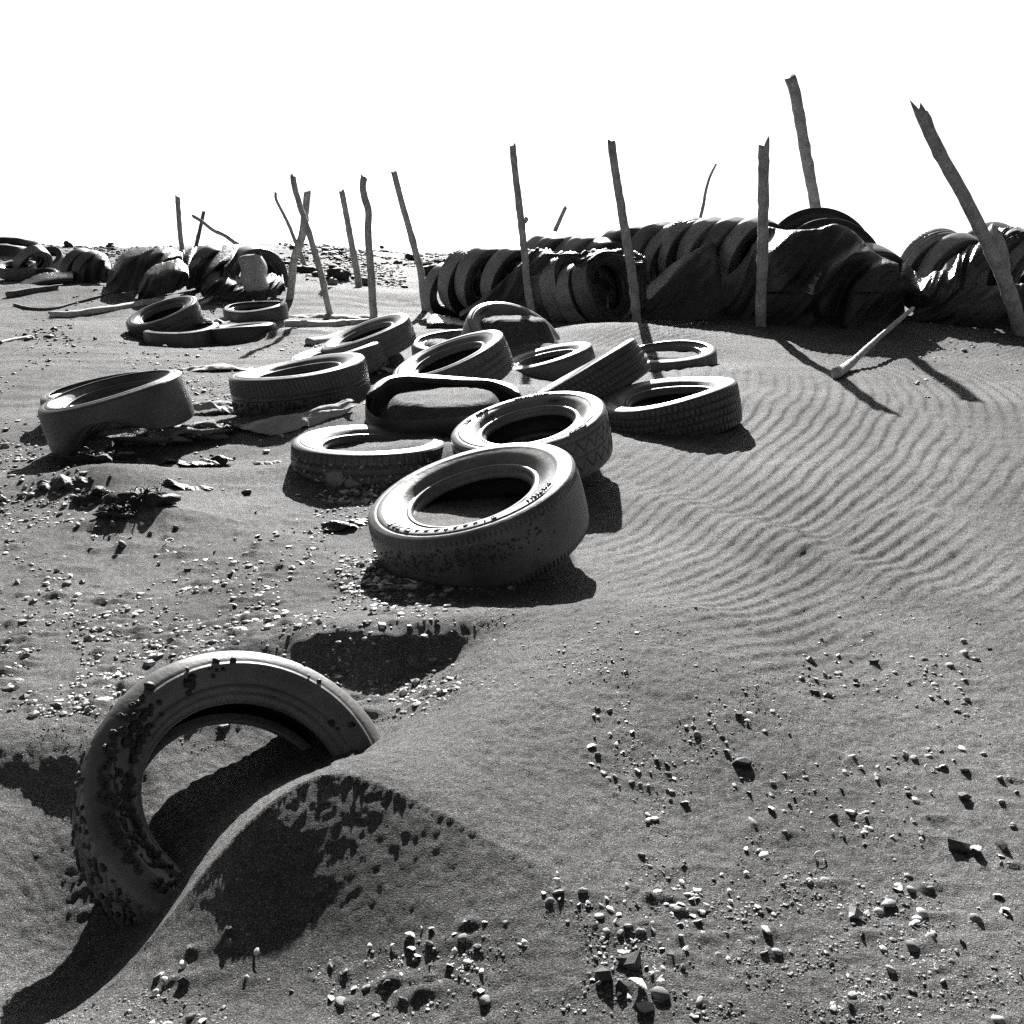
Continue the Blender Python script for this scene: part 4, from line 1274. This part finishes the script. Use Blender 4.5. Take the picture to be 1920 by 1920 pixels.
# ------------------------------------------------------------------ pebbles and shells
rg = np.random.default_rng(21)
PEB = []
for i in range(10):
    V, F = blob(300 + i, 2, .45)
    sc = np.array([1, rg.uniform(.45, .9), rg.uniform(.25, .6)])
    if i % 5 == 0:                                         # broken, faceted ones
        V, F = blob(300 + i, 1, .9)
    PEB.append(mesh_np('pebble', V * sc, None, F, i % 5 != 0))
PEB_D = []
for i in range(6):
    V, F = blob(320 + i, 1, .7)
    PEB_D.append(mesh_np('pebble', V * np.array([1, rg.uniform(.5, .9), rg.uniform(.5, .9)]), None, F, False))
def shell_mesh(seed, ribs=14, frag=1.0, deep=.45):
    nu, nv = 12, 22
    u = np.linspace(.05, 1, nu)[:, None] + np.zeros((1, nv)); t = np.linspace(-1, 1, nv)[None, :] + np.zeros((nu, 1))
    ang = t * 1.25 * frag
    x = u * np.sin(ang) * .9; y = u * np.cos(ang) - .5
    z = deep * np.sqrt(np.clip(1 - (u * 1.0) ** 2 * .96, 0, 1)) * (1 - .25 * t * t) + .02 * np.cos(ang * ribs * 2) * u
    V = np.stack([x, y, z], -1).reshape(-1, 3)
    q = grid_quads(nu, nv)
    W = np.vstack([V, V - np.array([0, 0, .06])])
    return mesh_np('shell', W, np.vstack([q, q[:, ::-1] + len(V)]))
SHM = [shell_mesh(i, 10 + i, f, d) for i, (f, d) in enumerate(((1, .45), (.7, .3), (.4, .2), (1, .3), (.5, .5)))]
for me in PEB: me.materials.append(STONE)
for me in PEB_D: me.materials.append(STONE_D)
for me in SHM: me.materials.append(SHELL)
MARKS = [(1593, 1525, 'the largest white oval pebble'), (1197, 1860, 'the ribbed cockle fragment'), (1828, 1600, 'the bright curled shell'), (1395, 1433, 'the dark crumbly clod'),
         (1806, 1496, 'the dark pointed stone'), (1666, 1699, 'the round pitted pebble'), (1600, 1716, 'the dark wedge stone'), (232, 1028, 'the big upright stone'),
         (1743, 1447, 'the ring-shaped limpet shell'), (1537, 1612, 'the half-sunk ring shell'), (318, 1015, 'the ring shell in the pebble field'), (262, 950, 'the matted black weed heap'),
         (440, 1215, 'the top of the upright tyre'), (655, 985, 'the dark sheeting scrap'), (800, 1060, 'the foot of the lettered tyre'), (640, 910, 'the foot of the oyster tyre'),
         (240, 1720, 'the foot of the upright tyre'), (620, 1500, 'the sand heap'), (1900, 1900, 'the bottom right corner'), (960, 1910, 'the middle of the bottom edge'),
         (20, 1150, 'the left picture edge'), (1900, 1250, 'the right picture edge'), (1240, 1875, 'the smooth oval grey pebble')]
def to_px(P):
    d = np.asarray(P) - CPOS
    z = d @ FW
    return 960 + FPX * (d @ RT) / z, 960 - FPX * (d @ UP) / z
def whereis(P):
    px, py = to_px(P)
    m = min(MARKS, key=lambda q: (q[0] - px) ** 2 + (q[1] - py) ** 2)
    dx, dy = px - m[0], py - m[1]
    far = 'well ' if math.hypot(dx, dy) > 130 else ('' if math.hypot(dx, dy) > 60 else 'just ')
    side = ('right of' if dx > 0 else 'left of') if abs(dx) > 1.2 * abs(dy) else ('below' if dy > 0 else 'above')
    return far + side + ' ' + m[2]
def put(name, me, P, r, tilt=.4, sink=.15):
    o = bpy.data.objects.new(name, me)
    COL.objects.link(o)
    o.scale = (r, r, r)
    o.rotation_euler = (rg.normal(0, tilt), rg.normal(0, tilt), rg.uniform(0, 6.28))
    o.location = (P[0], P[1], P[2] + r * (.45 - sink))
    return o

FORM = [('faceted' if i % 5 == 0 else 'rounded') for i in range(10)]
for (x0, x1, y0, y1, n, r0, r1, gp), PP in zip(ZP, PEB_AT):
    for q, r in PP:
        dark = rg.random() < .10
        k = rg.integers(6) if dark else rg.integers(10)
        o = put('pebble', (PEB_D if dark else PEB)[k], q, r, .45, .16)
        size = 'tiny' if r < r0 + (r1 - r0) * .33 else ('small' if r < r0 + (r1 - r0) * .75 else 'larger')
        tag(o, '%s %s %s pebble %s' % (size, 'black' if dark else 'grey', 'angular' if dark else FORM[k], whereis(q)), 'pebble', gp)
ZS = [(1040, 1915, 1380, 1760, 80, .006, .013, 'white shell pieces on the near sand at the lower right'),
      (280, 1320, 1690, 1915, 70, .005, .011, 'white shell pieces along the bottom of the picture'),
      (0, 640, 960, 1330, 90, .009, .018, 'white shell pieces in the pebble field behind the upright tyre'),
      (540, 760, 900, 945, 26, .010, .018, 'shell pieces strewn below the oyster tyre'),
      (690, 960, 1030, 1125, 34, .010, .018, 'shell pieces strewn below the lettered middle tyre')]
SFORM = ['whole half', 'broken', 'narrow', 'shallow half', 'curled']
for (x0, x1, y0, y1, n, r0, r1, gp) in ZS:
    for q in zone_pts(x0, x1, y0, y1, n, rg, inT1):
        k = rg.integers(5); r = rg.uniform(r0, r1)
        o = put('shell', SHM[k], q, r, .35, .3)
        size = 'tiny' if r < r0 + (r1 - r0) * .33 else ('small' if r < r0 + (r1 - r0) * .75 else 'larger')
        tag(o, '%s white %s shell %s' % (size, SFORM[k], whereis(q)), 'shell', gp)

# particular finds
def find(me, px, py, r, rot, name, label, cat, mat=None, sink=.2, lift=0):
    g0 = ground_at(px, py)
    o = bpy.data.objects.new(name, me if mat is None else me.copy())
    COL.objects.link(o)
    if mat is not None:
        o.data.materials.clear(); o.data.materials.append(mat)
    o.scale = (r, r, r); o.rotation_euler = rot
    o.location = (g0[0], g0[1], g0[2] + r * (.45 - sink) + lift)
    return tag(o, label, cat)
find(PEB[1], 1593, 1525, .011, (0, .3, .5), 'pebble', 'largest smooth white oval pebble among the lower right scatter', 'pebble', SHELL)
find(PEB[2], 1239, 1870, .0135, (0, .2, -.7), 'pebble', 'smooth oval grey pebble by the ribbed shell at the bottom', 'pebble')
find(PEB_D[0], 1209, 1893, .012, (.2, 0, .4), 'pebble', 'angular stone touching the ribbed shell at the bottom', 'pebble', STONE)
find(shell_mesh(1, 16, .55, .3), 1197, 1853, .024, (.5, -.4, 2.7), 'shell', 'ribbed cockle fragment standing in the bottom sand', 'shell')
find(PEB_D[1], 1182, 1808, .020, (1.2, .3, .2), 'slate_shard', 'tall dark slate shard behind the ribbed shell', 'shard')
find(PEB_D[2], 1133, 1836, .018, (1.4, .1, -.3), 'slate_shard', 'broad black shard left of the tall slate shard', 'shard')
find(shell_mesh(3, 4, 1.1, .6), 1828, 1600, .017, (.3, .5, 1.2), 'shell', 'bright white curled shell at the right edge scatter', 'shell')
find(PEB_D[3], 1795, 1592, .016, (.4, .2, .3), 'pebble', 'black lump beside the bright curled shell', 'pebble')
find(PEB_D[4], 1395, 1433, .018, (.1, .1, 0), 'pebble', 'dark crumbly clod alone above the lower right scatter', 'pebble')
find(PEB_D[5], 1806, 1496, .016, (.2, .6, 1), 'pebble', 'dark pointed stone casting a long shadow at right', 'pebble')
find(PEB[3], 1666, 1699, .013, (0, 0, .5), 'pebble', 'round pitted pebble right of the bottom middle', 'pebble')
find(PEB_D[1], 1600, 1716, .014, (.3, .2, .9), 'pebble', 'dark wedge stone left of the round pitted pebble', 'pebble', STONE)
find(PEB[4], 232, 1028, .020, (.2, .9, .6), 'pebble', 'largest upright stone in the left pebble field', 'pebble', STONE)
find(shell_mesh(5, 6, .5, .2), 800, 938, .030, (.1, 0, .4), 'shell', 'white shell lying on the sand inside the lettered middle tyre', 'shell', None, .3)
def ring_mesh():
    n, k = 24, 6
    th = np.linspace(0, 2 * math.pi, n, endpoint=False); ph = np.linspace(0, 2 * math.pi, k, endpoint=False)
    V = [((1 + .13 * math.cos(p)) * math.cos(t), (.85 + .13 * math.cos(p)) * math.sin(t), .16 * math.sin(p)) for t in th for p in ph]
    Q = [(i * k + j, ((i + 1) % n) * k + j, ((i + 1) % n) * k + (j + 1) % k, i * k + (j + 1) % k) for i in range(n) for j in range(k)]
    me = mesh_np('shell', np.array(V), np.array(Q)); me.materials.append(SHELL)
    return me
RM = ring_mesh()
find(RM, 1743, 1447, .0095, (.7, .1, 0), 'shell', 'ring-shaped limpet shell with a hole, upper right of the scatter', 'shell', None, .2, .004)
find(RM, 1537, 1612, .0095, (1.1, .3, .3), 'shell', 'half-sunk ring shell in the middle of the lower right scatter', 'shell', None, .2, .002)
find(RM, 318, 1575 - 560, .012, (.3, 0, 0), 'shell', 'ring shell in the left pebble field', 'shell')

# the same words on two finds: say which of them it is, from the left
from collections import defaultdict
same = defaultdict(list)
for o in COL.objects:
    if o.name.startswith(('pebble', 'shell')) and 'label' in o:
        same[o['label']].append(o)
ORD = ['second', 'third', 'fourth', 'fifth', 'sixth']
for lb, os_ in same.items():
    if len(os_) > 1:
        os_.sort(key=lambda o: to_px(o.location)[0])
        for k, o in enumerate(os_):
            o['label'] = ('left-hand ' if k == 0 else 'right-hand ' if k == len(os_) - 1 else ORD[k - 1] + ' ') + lb

# gravel too fine to count
def gravel(name, label, zones, seed, mat):
    rr = np.random.default_rng(seed)
    VV, FF, off = [], [], 0
    for (x0, x1, y0, y1, n, r0, r1) in zones:
        P = zone_pts(x0, x1, y0, y1, n, rr, lambda x, y: (250 < x < 1150 and 1370 < y < 1720) or (200 < x < 1020 and 1370 < y < 1790) or (x < 320 and 1400 < y < 1780))
        keep = vnoise(P[:, 0] * 2.3, P[:, 1] * 1.2, 88) + .5 > rr.uniform(.15, .75, n)
        for q in P[keep]:
            V, F = BLOBS[rr.integers(6)]
            r = rr.uniform(r0, r1) * (1 + (rr.random() < .1))
            a = rr.uniform(0, 6.28); ca, sa = math.cos(a), math.sin(a)
            W = V * np.array([r, r * rr.uniform(.5, .9), r * rr.uniform(.35, .8)])
            W = np.stack([W[:, 0] * ca - W[:, 1] * sa, W[:, 0] * sa + W[:, 1] * ca, W[:, 2]], -1) + q + np.array([0, 0, r * .15])
            VV.append(W); FF.append(F + off); off += len(V)
    o = link(name, mesh_np(name, np.vstack(VV), None, np.vstack(FF), False), mat)
    return tag(o, label, None, None, 'stuff')
gravel('gravel', 'fine pebbles and grit strewn over the beach sand', [
    (-100, 860, 950, 1340, 5200, .003, .0075), (-100, 700, 640, 960, 2400, .004, .012),
    (980, 2000, 1330, 1920, 900, .0012, .0038), (0, 1920, 1640, 1920, 900, .0012, .0035), (560, 1300, 1200, 1700, 500, .0012, .0035), (520, 780, 885, 950, 420, .005, .012),
    (640, 980, 1010, 1130, 500, .004, .010), (1500, 2000, 1150, 1400, 200, .003, .007), (1700, 2000, 620, 760, 120, .006, .018), (0, 1920, 1100, 1920, 14000, .0008, .0020),
], 5, GRAVEL)
gravel('rubble', 'dark stony rubble along the crest behind the left poles', [
    (-100, 900, 464, 505, 4200, .02, .06), (420, 760, 490, 545, 900, .012, .035), (-100, 420, 500, 640, 1000, .008, .022)], 6, RUBBLE)
